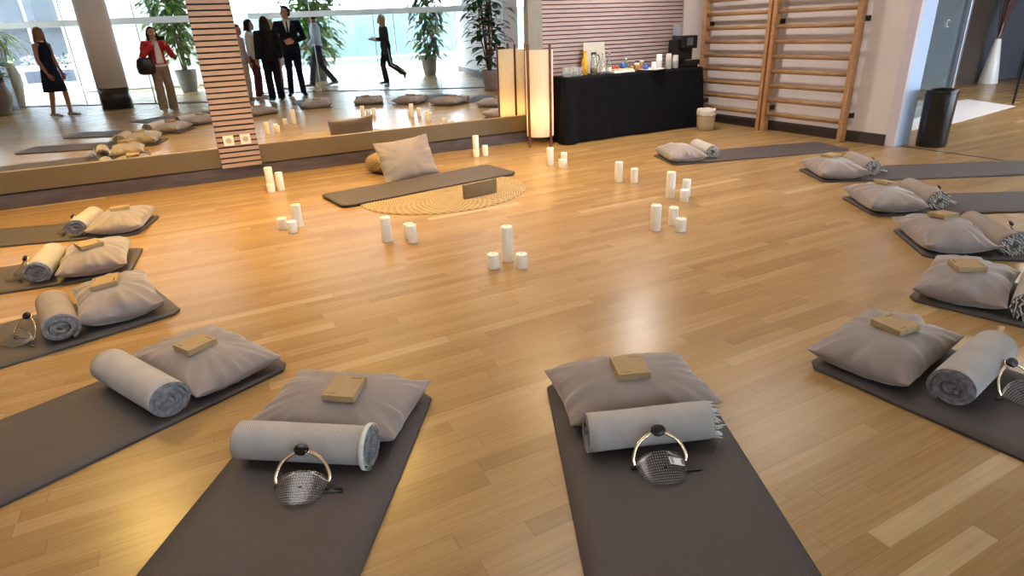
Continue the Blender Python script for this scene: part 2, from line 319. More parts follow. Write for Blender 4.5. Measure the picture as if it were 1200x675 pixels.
bm = BM(); box(bm, -5.7, .285, 7.285, 7.36, .15, .345, mi=0); box(bm, .685, 4.075, 7.285, 7.36, .15, .345)
box(bm, -5.7, .285, 7.28, 7.36, .345, .352, mi=1); box(bm, .685, 4.075, 7.28, 7.36, .345, .352, mi=1)
box(bm, -5.7, 4.29, 7.33, 7.36, .135, .15, mi=2)
struct('trim_1', bm, ['ledge', 'ledgetop', 'gap'], 'bronze brown ledge panel running under the mirrors')
for nm, x0, x1, lab in (('wall_mirror', -5.7, .285, 'tall wall mirror left of the slatted column, woman in red reflected'), ('wall_mirror', .685, 4.075, 'tall wall mirror between slatted column and paper floor lamp')):
    bm = BM(); z0, z1 = .353, 2.98
    vs = [bm.verts.new(p) for p in ((x0, my(z0), z0), (x1, my(z0), z0), (x1, my(z1), z1), (x0, my(z1), z1), (x0, my(z0)+.006, z0), (x1, my(z0)+.006, z0), (x1, my(z1)+.006, z1), (x0, my(z1)+.006, z1))]
    for q in ((0, 1, 2, 3), (7, 6, 5, 4), (0, 4, 5, 1), (1, 5, 6, 2), (2, 6, 7, 3), (3, 7, 4, 0)): bm.faces.new([vs[k] for k in q])
    tag(obj(nm, bm, 'mirror'), lab, 'mirror')
def slats(name, x0, x1, z0, z1, pitch, y0, mats, lab, fill=.76):
    bm = BM(); box(bm, x0, x1, y0+.02, 7.36, z0, z1, mi=1)
    z = z0
    while z < z1: box(bm, x0, x1, y0, y0+.025, z, min(z1, z+pitch*fill), mi=0); z += pitch
    return struct(name, bm, mats, lab)
slats('wall_column', .285, .685, .14, 3.0, .0555, 7.25, ['slat', 'gap'], 'slatted oak column between the two mirrors', .70)
slats('wall_panelling', 4.29, 6.64, .14, 3.0, .051, 7.27, ['slat2', 'gap'], 'slatted wood panelling behind the drinks table')
bm = BM(); box(bm, 4.075, 4.285, 7.24, 7.36, .14, 3.0, .004); struct('trim_2', bm, 'post', 'grey wooden post at the right end of the mirrors')
# doorway end of the east wall and its track
bm = BM(); box(bm, 7.075, 7.135, 4.19, 4.30, 0, 3.0, .003); struct('trim_3', bm, 'lav', 'pale frame strip at the end of the wall')
bm = BM(); box(bm, 7.145, 7.38, 4.20, 4.30, 0, 3.0, .002); struct('trim_4', bm, 'skylit', 'end face of the wall behind the black bin, sky-lit blue painted in')  # blue daylight on the wall end is put into its base colour
bm = BM(); box(bm, 7.18, 7.21, .55, 4.19, .0, .004); struct('trim_5', bm, 'dark', 'dark sliding door track in the floor at right')
# hall to the east
bm = BM(); box(bm, 16.4, 16.6, -3, 8, 0, 3.0); struct('wall_hall_end', bm, 'slate', 'dark slate wall at the end of the hall')
bm = BM(); wallseg(bm, (13.75, 7.30), (7.38, 7.30), 0, 3.0, -.06); struct('wall_hall_side', bm, 'greyw', 'grey hall wall seen through the glass')
bm = BM(); wallseg(bm, (16.4, 7.34), (13.75, 7.34), 0, 3.0, -.04); struct('wall_hall_recess', bm, 'slate', 'dark slate side wall of the hall')
bm = BM(); box(bm, 13.76, 14.66, 7.27, 7.34, 0, 2.6, .01); box(bm, 13.86, 14.56, 7.255, 7.27, .1, 2.5, .005); struct('door_1', bm, 'brown', 'dark brown door in the hall behind the steel post')
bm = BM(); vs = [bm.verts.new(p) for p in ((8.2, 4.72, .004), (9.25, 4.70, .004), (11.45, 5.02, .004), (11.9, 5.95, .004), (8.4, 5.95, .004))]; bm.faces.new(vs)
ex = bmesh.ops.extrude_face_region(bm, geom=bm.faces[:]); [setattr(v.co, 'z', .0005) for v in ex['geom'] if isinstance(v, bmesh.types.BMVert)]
struct('floor_light_patch', bm, 'lightpatch', 'bright patch of light painted on the hall floor')  # light falling on the floor, built as a thin pale slab
bm = BM(); box(bm, 10.46, 10.52, 5.48, 5.58, 0, 3.0, .004); tag(obj('steel_post', bm, 'steel'), 'slim steel post standing on the light patch of the hall floor', 'post')
bm = BM(); box(bm, 11.70, 11.715, 5.17, 5.20, 0, 3.0, .002); tag(obj('steel_post', bm, 'blackm'), 'thin dark post at the right edge of the hall', 'post')
bm = BM(); wallseg(bm, (7.40, 4.75), (10.46, 5.53), .02, 2.95, .012); o = struct('window_1', bm, 'smoke', 'glass panel between wall end and steel post')
bm = BM()
for k, (x, z) in enumerate(((7.9, 1.62), (9.7, 1.24))):
    t_ = (x-7.40)/3.06; y = 4.75+.78*t_-.004
    box(bm, x-.03, x+.03, y-.004, y, z-.05, z-.035); box(bm, x-.03, x-.018, y-.004, y, z-.05, z+.05); box(bm, x-.03, x+.03, y-.004, y, z+.035, z+.05)
obj('safety_marking', bm, 'frost', o)
# lobby beyond the glass partition, glazed front, outdoors
bm = BM(); wallseg(bm, (7.50, .35), (8.70, -5.72), 0, 3.0, .2); struct('wall_lobby_east', bm, 'lobby', 'pale lobby wall reflected beside the rubber plant')
bm = BM(); wallseg(bm, (7.49, .35), (8.69, -5.72), 0, .16, .01); struct('baseboard_lobby', bm, 'conc')
bm = BM(); wallseg(bm, (7.34, .36), (7.72, .36), 0, 3.0, -.1); struct('wall_lobby_corner', bm, 'lobby')
def glazing(nm, a, b, n, z1, lab, band=None, fm='frame', w_=.03, rail=()):
    a, b = Vector((*a, 0)), Vector((*b, 0)); d = b-a; L = d.length; mx = xf(a, math.atan2(d.y, d.x))
    bm = BM(); box(bm, 0, L, -.006, .006, .02, z1, mx=mx); o = struct(nm, bm, 'glass', lab)
    fbm = BM()
    for k in range(n+1): box(fbm, L*k/n-w_/2, L*k/n+w_/2, -w_, w_, 0, z1, mx=mx)
    for z in rail: box(fbm, 0, L, -w_, w_, z, z+.05, mx=mx)
    obj('window_frame', fbm, fm, o)
    bb = BM(); box(bb, 0, L, -.012, .012, .0, .018, mx=mx); obj('floor_rail', bb, 'dark', o)
    if band:
        bb = BM(); box(bb, 0, L, -.010, .010, band[0], band[1], mx=mx); obj('frosted_band', bb, 'frost', o)
    return o
glazing('window_2', (-4.7, -5.0), (1.0, -1.40), 4, 2.98, 'glass partition behind the photographer with a frosted band', (1.70, 1.83), w_=.012)
glazing('window_3', (2.0, -2.85), (7.2, .50), 4, 2.98, 'glass partition behind the people with a frosted band', (1.74, 1.87), w_=.012)
glazing('window_4', (-9.0, -8.3), (-1.2, -7.5), 4, 3.0, 'glazed front on the left of the lobby', w_=.05, rail=(2.5,))
glazing('window_5', (-1.2, -7.5), (8.66, -5.72), 5, 3.0, 'glazed front of the lobby', w_=.03)
bm = BM(); box(bm, -60, 60, -80, -8.4, -.12, -.06); box(bm, -60, 60, -9.6, -5.8, -.2, -.12); struct('ground', bm, 'pave', 'bright paving outside the glass front')
bm = BM(); box(bm, 3, 40, -22.2, -21.7, -.06, 2.3); struct('wall_outdoor_aqua', bm, 'teal', 'pale aqua wall outdoors')
bm = BM(); box(bm, 2, 40, -15.2, -14.9, -.06, .12); struct('kerb_outdoor', bm, 'conc', 'low grey kerb outdoors')
bm = BM(); box(bm, -40, -4.0, -34.5, -34, 2.0, 3.6); box(bm, -40, -4.0, -36, -34.5, -.06, 9); box(bm, -6.6, -6.2, -32.5, -32.1, -.06, 6); struct('wall_outdoor_canopy', bm, 'canopy', 'grey canopy of the building outdoors')
bm = BM(); wallseg(bm, (-2.6, -9.6), (1.6, -9.2), -.06, 2.9, -.15); struct('wall_outdoor_screen', bm, 'lobby', 'pale screen wall outdoors')
# round column
bm = BM(); lathe(bm, [(.30, .44), (.30, 3.0)], 40); o = struct('column', bm, 'colm', 'round pale column with black foot reflected in the mirror'); place(o, (-1.17, -1.98, 0))
bm = BM(); lathe(bm, [(.305, 0), (.305, .44)], 40); obj('column_foot', bm, 'black', o)
# ------------------------------------------------------------------ mats, cushions, blankets, boxes, eye massagers
def rrect(w, h, r, n=6):
    out = []
    for cx, cy, a0 in ((w/2-r, h/2-r, 0), (-w/2+r, h/2-r, 90), (-w/2+r, -h/2+r, 180), (w/2-r, -h/2+r, 270)):
        for k in range(n+1):
            a = math.radians(a0+90*k/n); out.append((cx+r*math.cos(a), cy+r*math.sin(a)))
    return out
def make_mat(wd, ln, curl=0.0, th=.011):
    """mat lying from y=0 to y=ln; grid top with rounded corners, bound edge"""
    bm = BM(); ul = bm.loops.layers.uv.verify(); r = .045
    NY = 46; rows = []
    for i in range(NY+1):
        y = ln*i/NY; e = min(y, ln-y); hw = wd/2 if e >= r else wd/2-r+math.sqrt(max(0, r*r-(r-e)**2))
        c = curl*math.exp(-y/.12)*.02 + curl*math.exp(-(ln-y)/.10)*.012
        rows.append((y, hw, c))
    def sheet(z, flip):
        V = [[bm.verts.new((-hw+2*hw*j/8, y, z+c)) for j in range(9)] for y, hw, c in rows]
        for i in range(NY):
            for j in range(8):
                q = (V[i][j], V[i][j+1], V[i+1][j+1], V[i+1][j]); f = bm.faces.new(q[::-1] if flip else q); f.smooth = not flip
                for l in f.loops: l[ul].uv = (l.vert.co.x, l.vert.co.y)
        return V
    T = sheet(th, False); B = sheet(.0005, True)
    def rim(V): return [V[i][8] for i in range(NY+1)] + [V[NY][j] for j in range(7, -1, -1)] + [V[i][0] for i in range(NY-1, -1, -1)] + [V[0][j] for j in range(1, 8)]
    a, b = rim(T), rim(B); n = len(a)
    for k in range(n): f = bm.faces.new((a[k], b[k], b[(k+1) % n], a[(k+1) % n])); f.material_index = 1
    return bm
def make_cushion(wd, dp, th, seed, sag=0.0):
    """square cushion with pointed corners, piped seam and wrinkles; bottom rests on z=0"""
    bm = BM(); n = 44; rnd = random.Random(seed); off = Vector((rnd.uniform(0, 50), rnd.uniform(0, 50), seed*3.1))
    dent = [(rnd.uniform(-.6, .6), rnd.uniform(-.6, .6), rnd.uniform(.25, .5), rnd.uniform(-.10, .06)) for _ in range(5)]
    def P(i, j, s):
        u = math.sin((i/n-.5)*PI); v = math.sin((j/n-.5)*PI)
        ea = 1-.055*(1-abs(v)**2.0)*abs(u)**3; eb = 1-.075*(1-abs(u)**2.0)*abs(v)**3
        x = u*wd/2*ea; y = v*dp/2*eb
        f = max(0, (1-u*u))**.46*max(0, (1-v*v))**.46
        h = f
        edge = max(abs(u), abs(v))
        wr = 0
        ang = math.atan2(v, u)
        pn = noise.noise(Vector((ang*4.2, edge*1.1, seed*1.7))+off)+.5*noise.noise(Vector((ang*9.5, edge*1.6, seed*.7))+off)
        wr += pn*.33*edge*edge*min(1, f*5)
        wr += .10*noise.noise(Vector((u*1.6, v*1.6, s*2))+off)*f
        for (du, dv, rr, dd) in dent: wr += dd*math.exp(-((u-du)**2+(v-dv)**2)/rr**2)*f
        if s > 0: z = th*.40 + th*.62*(h+wr)
        else: z = th*.40 - th*.40*min(1, h*1.5+wr*.3)
        z += sag*(u*u+v*v)*.4*0
        cn = abs(u)**4*abs(v)**4
        z += th*.10*cn*(1 if seed % 2 else .2)
        return Vector((x, y, max(.0, z)))
    ul = bm.loops.layers.uv.verify()
    top = {}; bot = {}
    for i in range(n+1):
        for j in range(n+1):
            top[i, j] = bm.verts.new(P(i, j, 1))
            bot[i, j] = top[i, j] if i in (0, n) or j in (0, n) else bm.verts.new(P(i, j, -1))
    for i in range(n):
        for j in range(n):
            for D, fl in ((top, 0), (bot, 1)):
                q = [D[i, j], D[i+1, j], D[i+1, j+1], D[i, j+1]]
                f = bm.faces.new(q[::-1] if fl else q); f.smooth = True
    return bm
def make_roll(ln, R, seed):
    """blanket rolled along x, resting on z=0: thick spiral sheet"""
    bm = BM(); ul = bm.loops.layers.uv.verify(); rnd = random.Random(seed); ph = rnd.uniform(0, 6.28); NT = 130; th = .0130
    r_in = .012; ns = 12; turns = (R-r_in)/.0155
    def cr(k, outer):
        t = k/NT; a = -PI*.5 - .55 + 2*PI*turns*(t-1)
        r = r_in+(R-r_in)*t
        r *= 1+.05*noise.noise(Vector((a*.5, seed, 0)))*(1.2-t) + (.35*noise.noise(Vector((a*.55, seed*2.3, 4)))*(1-t) if t < .8 else 0)
        r += 0 if outer else -th
        return Vector((0, max(.002, r)*math.cos(a), max(.002, r)*math.sin(a)))
    sec = [cr(k, True) for k in range(NT+1)] + [cr(k, False) for k in range(NT, -1, -1)]
    R_ = []
    for i in range(ns+1):
        x = -ln/2+ln*i/ns; ring = []
        for q, p in enumerate(sec):
            rr = math.hypot(p.y, p.z)/R
            jut = .016*noise.noise(Vector((rr*4+q*.06, seed*1.3, i)))*(1 if i in (0, ns) else 0)
            z = p.z; y = p.y
            if z < 0: z *= .93
            bulge = 1+.025*noise.noise(Vector((x*5, seed, math.atan2(p.z, p.y))))
            ring.append(Vector((x+jut, y*1.06*bulge, (z*bulge)+R*.93)))
        R_.append(ring)
    n = len(sec); V = [[bm.verts.new(p) for p in r] for r in R_]
    lens = [0]
    for k in range(n): lens.append(lens[-1]+(sec[(k+1) % n]-sec[k]).length)
    for i in range(ns):
        for j in range(n):
            f = bm.faces.new((V[i][j], V[i][(j+1) % n], V[i+1][(j+1) % n], V[i+1][j])); f.smooth = True
            f.material_index = 0 if NT*(1-1.0/turns) < j < NT else 1
            for l, (a, c) in zip(f.loops, ((j, i), (j+1, i), (j+1, i+1), (j, i+1))): l[ul].uv = (lens[a], ln*c/ns)
    for ring, sgn in ((V[0], 1), (V[-1], -1)):
        for k in range(NT):
            q = (ring[k], ring[k+1], ring[n-2-k], ring[n-1-k]); f = bm.faces.new(q if sgn > 0 else q[::-1]); f.material_index = 1
    for v in bm.verts: v.co.z = max(.0, v.co.z)
    return bm
def make_fringe(ln, R, seed, side=-1):
    bm = BM(); rnd = random.Random(seed)
    for k in range(58):
        t = .30+.70*k/57; a = -PI*.5-.55+2*PI*((R-.012)/.0155)*(t-1); r = (.012+(R-.012)*t)-.006
        y, z = r*math.cos(a)*1.06, r*math.sin(a)+R*.93
        x = side*ln/2; L = rnd.uniform(.018, .036); dz = rnd.uniform(-.018, .004); dy = rnd.uniform(-.01, .01)
        tube(bm, [(x-side*.006, y, max(.004, z)), (x+side*L*.5, y+dy*.4, max(.004, z+dz*.3)), (x+side*L, y+dy, max(.004, z+dz))], [.0028, .0032, .0016], 5)
    return bm
def make_hem(ln, R, side):
    bm = BM(); R_ = []
    for x, g in ((.0, .001), (.0, .004), (.016, .004), (.017, .001)):
        ring = []
        for k in range(40):
            a = 2*PI*k/40; z = (R+g)*math.sin(a); z = z*.93 if z < 0 else z
            ring.append((side*(ln/2-x+.003), (R+g)*1.07*math.cos(a), max(.001, z*1.01+R*.935)))
        R_.append([Vector(p) for p in ring])
    rings(bm, R_, False, False); return bm
def make_carton(wd=.125, dp=.135, h=.027):
    bm = BM(); box(bm, -wd/2, wd/2, -dp/2, dp/2, 0, h, .0012); return bm
def make_print(line, wd=.125, dp=.135, h=.027):
    bm = BM(); rnd = random.Random(3+line); x, x1, y0, y1 = ((.006, .050, dp/2-.020, dp/2-.013), (-.052, -.012, -dp/2+.014, -dp/2+.018))[line]
    while x < x1: a = rnd.uniform(.002, .005); box(bm, x, x+a, y0, y1, h-.0002, h+.0004); x += a+.0014
    return bm
def device(label, group, tagged=False):
    """clear dotted face shield under a gold arc that carries an oval black sensor; +y points away from the roll"""
    t = thing('face_visor', label, 'face visor', group=group)
    bm = BM(); ul = bm.loops.layers.uv.verify(); n, m = 26, 12; V = []
    def P(u, v):
        a = u*1.22; wdt = .086*(1-.38*v**2.2)
        y = .004+.105*v*(1-.16*u*u) - .010*(1-u*u)*(1-v)
        z = .020+.040*(1-(abs(u))**2.2)*(1-v*.85)**.8*(1-.25*v) - .016*v
        return Vector((wdt*math.sin(a)/math.sin(1.22), y, max(.003, z)))
    for i in range(n+1):
        V.append([bm.verts.new(P(2*i/n-1, j/m)) for j in range(m+1)])
    for i in range(n):
        for j in range(m):
            f = bm.faces.new((V[i][j], V[i+1][j], V[i+1][j+1], V[i][j+1])); f.smooth = True
            for l, (a, c) in zip(f.loops, ((i, j), (i+1, j), (i+1, j+1), (i, j+1))): l[ul].uv = (a/n, c/m)
    bmesh.ops.solidify(bm, geom=bm.faces[:], thickness=.0016)
    obj('dotted_shield', bm, 'dots', t, fix=False)
    bm = BM(); pts = [(-.088, .012, .018), (-.090, .0, .040), (-.072, -.022, .075), (-.036, -.036, .100), (0, -.040, .108), (.036, -.036, .100), (.072, -.022, .075), (.090, 0, .040), (.088, .012, .018)]
    tube(bm, smooth(pts, 5), (.0062, .0036), 10); tube(bm, [(-.088, .012, .018), (-.060, .004, .034), (-.026, -.004, .050)], (.005, .0028), 8); tube(bm, [(.088, .012, .018), (.060, .004, .034), (.026, -.004, .050)], (.005, .0028), 8)
    obj('gold_arc', bm, 'gold', t)
    bm = BM(); mx = xf((0, -.036, .118), 0, math.radians(-42)); lathe(bm, [(.020, -.006), (.0235, 0), (.0235, .006), (.019, .010), (.001, .0105)], 20, mx=mx @ Matrix.Diagonal((1.1, .82, 1, 1))); s = obj('sensor_pod', bm, 'black', t)
    bm = BM(); lathe(bm, [(.022, -.013), (.0245, -.006), (.022, -.004)], 20, mx=mx @ Matrix.Diagonal((1.1, .82, 1, 1))); obj('pod_ring', bm, 'gold', s)
    bm = BM(); ball(bm, (-.004, .045, .028), (.014, .012, .009), 14); tube(bm, [(-.004, .045, .026), (-.010, .02, .016), (-.03, 0, .01)], [.006, .004, .003], 8); obj('nose_pad', bm, 'black', t)
    for q in ((-.135, -.07, .028, .046), (.07, .10, .000, .014)): bm = BM(); box(bm, *q, .002, .006, .001); obj('strap', bm, 'black', t)
    if tagged:
        bm = BM(); mx = xf((-.042, .044, .047), math.radians(4), math.radians(-14), math.radians(-20)); box(bm, -.026, .026, -.014, .014, 0, .002, .0005, mx=mx); g = obj('white_tag', bm, 'tagm', t)
        bm = BM()
        for k in range(5): box(bm, .012, .022, -.011+.0048*k, -.0085+.0048*k, .0021, .0026, mx=mx)
        obj('tag_print', bm, 'ink', g); bm = BM(); box(bm, -.024, -.018, -.010, .010, .0021, .0026, mx=mx); obj('tag_print', bm, 'ink', g)
    return t
WHERE = {
    'L1': 'on the left mat nearest the mirror', 'L2': 'on the second left mat from the mirror', 'L3': 'on the third left mat from the mirror', 'L4': 'on the fourth left mat from the mirror',
    'F1': 'on the front mat left of centre', 'F2': 'on the front mat right of centre',
    'R1': 'on the nearest mat at far right', 'R2': 'on the second nearest mat at right', 'R3': 'on the third nearest mat at right', 'R4': 'on the fourth nearest mat at right', 'R5': 'on the right mat by the floor track', 'R6': 'on the mat before the drinks table'}
MATLAB = {'L1': 'grey-brown exercise mat at left nearest the mirror ledge', 'L2': 'grey-brown exercise mat, second from the mirror at left', 'L3': 'dark grey exercise mat, third from the mirror at left', 'L4': 'dark grey-brown exercise mat at left, fourth from the mirror',
    'F1': 'dark exercise mat in the foreground left of centre', 'F2': 'dark exercise mat in the foreground right of centre', 'R1': 'dark purple-grey exercise mat nearest at the right edge', 'R2': 'dark exercise mat at right, second nearest the viewer',
    'R3': 'dark exercise mat at right, third nearest the viewer', 'R4': 'dark exercise mat at right, fourth nearest the viewer', 'R5': 'long dark exercise mat at right reaching over the floor track', 'R6': 'grey exercise mat in front of table and wall bars'}
# key: front mid x, y, outward dir, width, length, roll material, roll length, options
STN = {
    'L1': ((-.42, 5.80), (-.955, .296), .56, 1.85, 'blanket', .44), 'L2': ((-.48, 4.82), (-.993, .11), .59, 1.85, 'blanket', .46),
    'L3': ((-.31, 3.94), (-.959, -.285), .62, 1.85, 'blanket2', .44), 'L4': ((.08, 2.95), (-.916, -.402), .62, 1.85, 'blanket', .52),
    'F1': ((.425, 2.29), (-.562, -.827), .64, 1.85, 'blanket', .48), 'F2': ((1.42, 1.80), (-.42, -.907), .635, 1.85, 'blanket', .44),
    'R1': ((2.48, 1.50), (.09, -.996), .62, 1.85, 'blanket', .47), 'R2': ((3.47, 1.73), (.27, -.963), .60, 1.85, 'blanket', .46),
    'R3': ((4.05, 2.18), (.77, -.638), .59, 1.85, 'blanket2', .50), 'R4': ((4.57, 2.90), (.868, -.496), .56, 1.85, 'blanket2', .46),
    'R5': ((5.18, 3.80), (.88, -.475), .57, 2.2, 'blanket2', .46), 'R6': ((4.60, 5.21), (.96, -.28), .58, 2.12, 'blanket', .44)}
#  pillow dx, dy, rot(deg), thickness ; roll dx, dy, rot ; carton dx, dy, rot, tilt(rx, ry) or None ; device dx, dy, rot or None
LAY = {
    'L1': ((.00, .195, 7, .14), (-.01, .468, 5), (.03, .20, 20), (-.01, .585, 10)), 'L2': ((.00, .235, 6, .15), (-.005, .526, 2), (-.05, .24, 30), (-.03, .655, 24)),
    'L3': ((.02, .235, -7, .17), (-.03, .528, -5), (.02, .26, -20), (-.05, .68, 20)), 'L4': ((-.01, .238, 2, .14), (-.02, .528, 3), (-.04, .275, 4), None),
    'F1': ((.00, .182, -6, .135), (.03, .458, -1), (-.035, .215, -3), (-.01, .585, 8)), 'F2': ((.00, .160, 8, .14), (.0, .455, 4), (.005, .175, 3), (-.008, .575, 2)),
    'R1': ((.00, .165, 5.6, .15), (-.06, .478, 5), (-.02, .175, -10), (-.11, .605, -14)), 'R2': ((.0, .19, 4, .15), (-.005, .472, 4), (.06, .18, 35), (.0, .585, 0)),
    'R3': ((-.01, .195, 0, .155), (-.025, .478, 3), (-.06, .20, 30), (-.05, .63, -26)), 'R4': ((.00, .195, -6, .15), (-.06, .53, -3), (-.06, .23, 25), (-.02, .66, -30)),
    'R5': ((.00, .205, -5, .15), (-.12, .535, -2), (-.08, .21, 28), (-.05, .64, -18)), 'R6': ((.00, .195, -6, .15), (-.08, .528, -4), None, None)}
FRINGE = {'F2': -1, 'R3': 1, 'R4': 1, 'R5': 1, 'R6': 1, 'R2': 1}
HEM = {'F1': -1}
for si, (k, (fm, dr, wd, ln, rm, rl)) in enumerate(STN.items()):
    th = math.atan2(-dr[0], dr[1]); base = xf((fm[0], fm[1], 0), th)
    def at(dx, dy, z): return base @ Vector((dx, dy, z))
    o = obj('exercise_mat', make_mat(wd, ln, .25 if k[0] == 'L' else .1), ['mat', 'matedge']); place(o, (fm[0], fm[1], 0), th); tag(o, MATLAB[k], 'mat', 'mats around the candle circle')
    zt = .0125+(.002 if k[0] == 'L' else 0)
    (px, py, pr, pt), (rx_, ry_, rr), ct, dv = LAY[k]
    o = obj('cushion', make_cushion(.60, .40, pt, si+1), 'pillow', None, False); place(o, at(px, py, zt), th+math.radians(pr)); tag(o, 'taupe velvet cushion lying '+WHERE[k], 'cushion', 'cushions on the mats')
    R = .076 if k not in ('L3', 'R1', 'L4') else .083
    o = obj('rolled_blanket', make_roll(rl, R, si*1.7+.3), [rm, 'inner']); place(o, at(rx_, ry_, zt), th+math.radians(rr)); tag(o, 'rolled grey wool blanket beside the cushion '+WHERE[k], 'blanket', 'rolled blankets on the mats')
    if k in FRINGE: obj('fringe', make_fringe(rl, R, si, FRINGE[k]), 'fringe', o)
    if k in HEM: obj('hem', make_hem(rl, R, HEM[k]), 'fringe', o)
    if ct:
        cx_, cy_, cr_ = ct
        o = obj('carton', make_carton(), 'kraft'); obj('printed_line', make_print(0), 'ink', o); obj('printed_line', make_print(1), 'ink', o); o['_seat'] = 1
        place(o, at(cx_, cy_, zt+pt*1.0), (math.radians(6 if si % 2 else -4), math.radians(4 if si % 3 else -4), th+PI+math.radians(cr_)))
        tag(o, 'small flat brown kraft box on the cushion '+WHERE[k], 'box', 'kraft boxes on the cushions')
    if dv:
        o = device('clear dotted face visor with gold arc '+WHERE[k], 'face visors by the blankets', k == 'F2'); place(o, at(dv[0], dv[1], zt), th+math.radians(dv[2]))
# seat the cartons on their cushions: drop each one until its underside meets the cushion surface
cus = {tuple(WHERE[k] for k in WHERE if o['label'].endswith(WHERE[k]))[0]: o for o in COL.objects if o.name.startswith('cushion')}
bpy.context.view_layer.update()
for o in list(COL.objects):
    if '_seat' in o:
        del o['_seat']; w_ = [WHERE[k] for k in WHERE if o['label'].endswith(WHERE[k])][0]; c = cus[w_]
        mi = c.matrix_world.inverted()
        pts = [o.matrix_world @ Vector((x, y, 0)) for x in (-.06, 0, .06) for y in (-.065, 0, .065)]
        hs = []
        for p in pts:
            q = mi @ Vector((p.x, p.y, 5)); ok, hit, nn, ix = c.ray_cast(q, Vector((0, 0, -1)))
            if ok: hs.append((c.matrix_world @ hit).z)
        # tilt to the local slope
        def hz(x, y):
            p = o.matrix_world @ Vector((x, y, 0)); ok, hit, nn, ix = c.ray_cast(mi @ Vector((p.x, p.y, 5)), Vector((0, 0, -1)))
            return (c.matrix_world @ hit).z if ok else min(hs)
        sx = (hz(.05, 0)-hz(-.05, 0))/.10; sy = (hz(0, .05)-hz(0, -.05))/.10
        rz = o.rotation_euler.z; o.rotation_euler = (math.atan(sy), -math.atan(sx), rz)
        m0 = Matrix.Rotation(rz, 4, 'Z') @ Matrix.Rotation(-math.atan(sx), 4, 'Y') @ Matrix.Rotation(math.atan(sy), 4, 'X')
        dz = [hz(x, y)-(m0 @ Vector((x, y, 0))).z for x in (-.06, -.03, 0, .03, .06) for y in (-.065, -.03, 0, .03, .065)]
        o.location.z = max(dz)-.001
# ------------------------------------------------------------------ the leader's place
bm = BM(); ul = bm.loops.layers.uv.verify()
NR, NA = 44, 120; prev = None; RX, RY = .80, .70
cen = bm.verts.new((0, 0, .010)); last = None
for i in range(1, NR+1):
    ring = []
    for k in range(NA):
        a = 2*PI*k/NA; r = i/NR; ring.append(bm.verts.new((RX*r*math.cos(a), RY*r*math.sin(a), .010+(.003 if i % 2 else 0)-(.006 if i == NR else 0))))
    for k in range(NA):
        if last is None: f = bm.faces.new((cen, ring[k], ring[(k+1) % NA]))
        else: f = bm.faces.new((last[k], ring[k], ring[(k+1) % NA], last[(k+1) % NA]))
        for l in f.loops:
            co = l.vert.co; l[ul].uv = (math.hypot(co.x/RX, co.y/RY)*1.1, (math.atan2(co.y, co.x) % (2*PI) if k < NA-1 else (math.atan2(co.y, co.x) % (2*PI) or 2*PI))/(2*PI)*2)
    last = ring
lo = [bm.verts.new((v.co.x, v.co.y, .0005)) for v in last]
for k in range(NA): bm.faces.new((last[k], lo[k], lo[(k+1) % NA], last[(k+1) % NA]))
o = obj('straw_rug', bm, 'wicker'); place(o, (2.05, 5.33, 0), .1); tag(o, 'oval braided straw rug under the mat by the mirror', 'rug')
th = math.atan2(-.99, .138)
o = obj('exercise_mat', make_mat(.58, 1.90, .1), ['mat', 'matedge']); place(o, (1.055, 5.615, .0135), th); tag(o, 'grey exercise mat lying across the straw rug', 'mat', 'mats around the candle circle')
bm = BM(); R_ = []; NP = 44
for i in range(NP+1):
    a = -PI/2+PI*i/NP; r = max(.012, .240*abs(math.cos(a))**.62); z = .105+.10*math.copysign(abs(math.sin(a))**.85, a); ring = []
    for q in range(192):
        d_ = 1+.055*math.sin(q*2*PI*32/192+(PI if (i//2) % 2 else 0))*(.4+.6*math.sin(i*PI/2+.8)**2)
        ring.append(Vector((r*d_*math.cos(2*PI*q/192), r*d_*math.sin(2*PI*q/192), max(0, z+(.003 if i % 2 else 0)))))
    R_.append(ring)
rings(bm, R_)
o = obj('straw_pouf', bm, 'wicker'); place(o, (1.92, 6.63, 0)); tag(o, 'round braided straw pouf behind the leaning cushion', 'pouf')
bm = make_cushion(.60, .44, .13, 31)
o = obj('cushion', bm, 'pillow', None, False); tag(o, 'taupe velvet cushion leaning upright against the straw pouf', 'cushion', 'cushions on the mats')
bpy.context.view_layer.update()
o.matrix_world = Matrix.Translation((1.99, 6.19, .195)) @ Matrix.Rotation(.02, 4, 'Z') @ Matrix.Rotation(math.radians(64), 4, 'X') @ Matrix.Rotation(math.radians(4), 4, 'Z') @ Matrix.Translation((0, .0, -.05))
bm = BM()
box(bm, -.182, .182, -.018, .018, 0, .128, .006)
ul = bm.loops.layers.uv.verify()
for f in bm.faces:
    for l in f.loops: co = l.vert.co; l[ul].uv = ((co.x if abs(f.normal.x) < .7 else co.y)*1.6, co.z*1.6 if abs(f.normal.z) < .7 else co.y*1.6)
o = obj('woven_box', bm, 'rattan'); place(o, (2.27, 5.00, .0115), math.radians(10)); tag(o, 'oblong brown woven box on the straw rug', 'box')
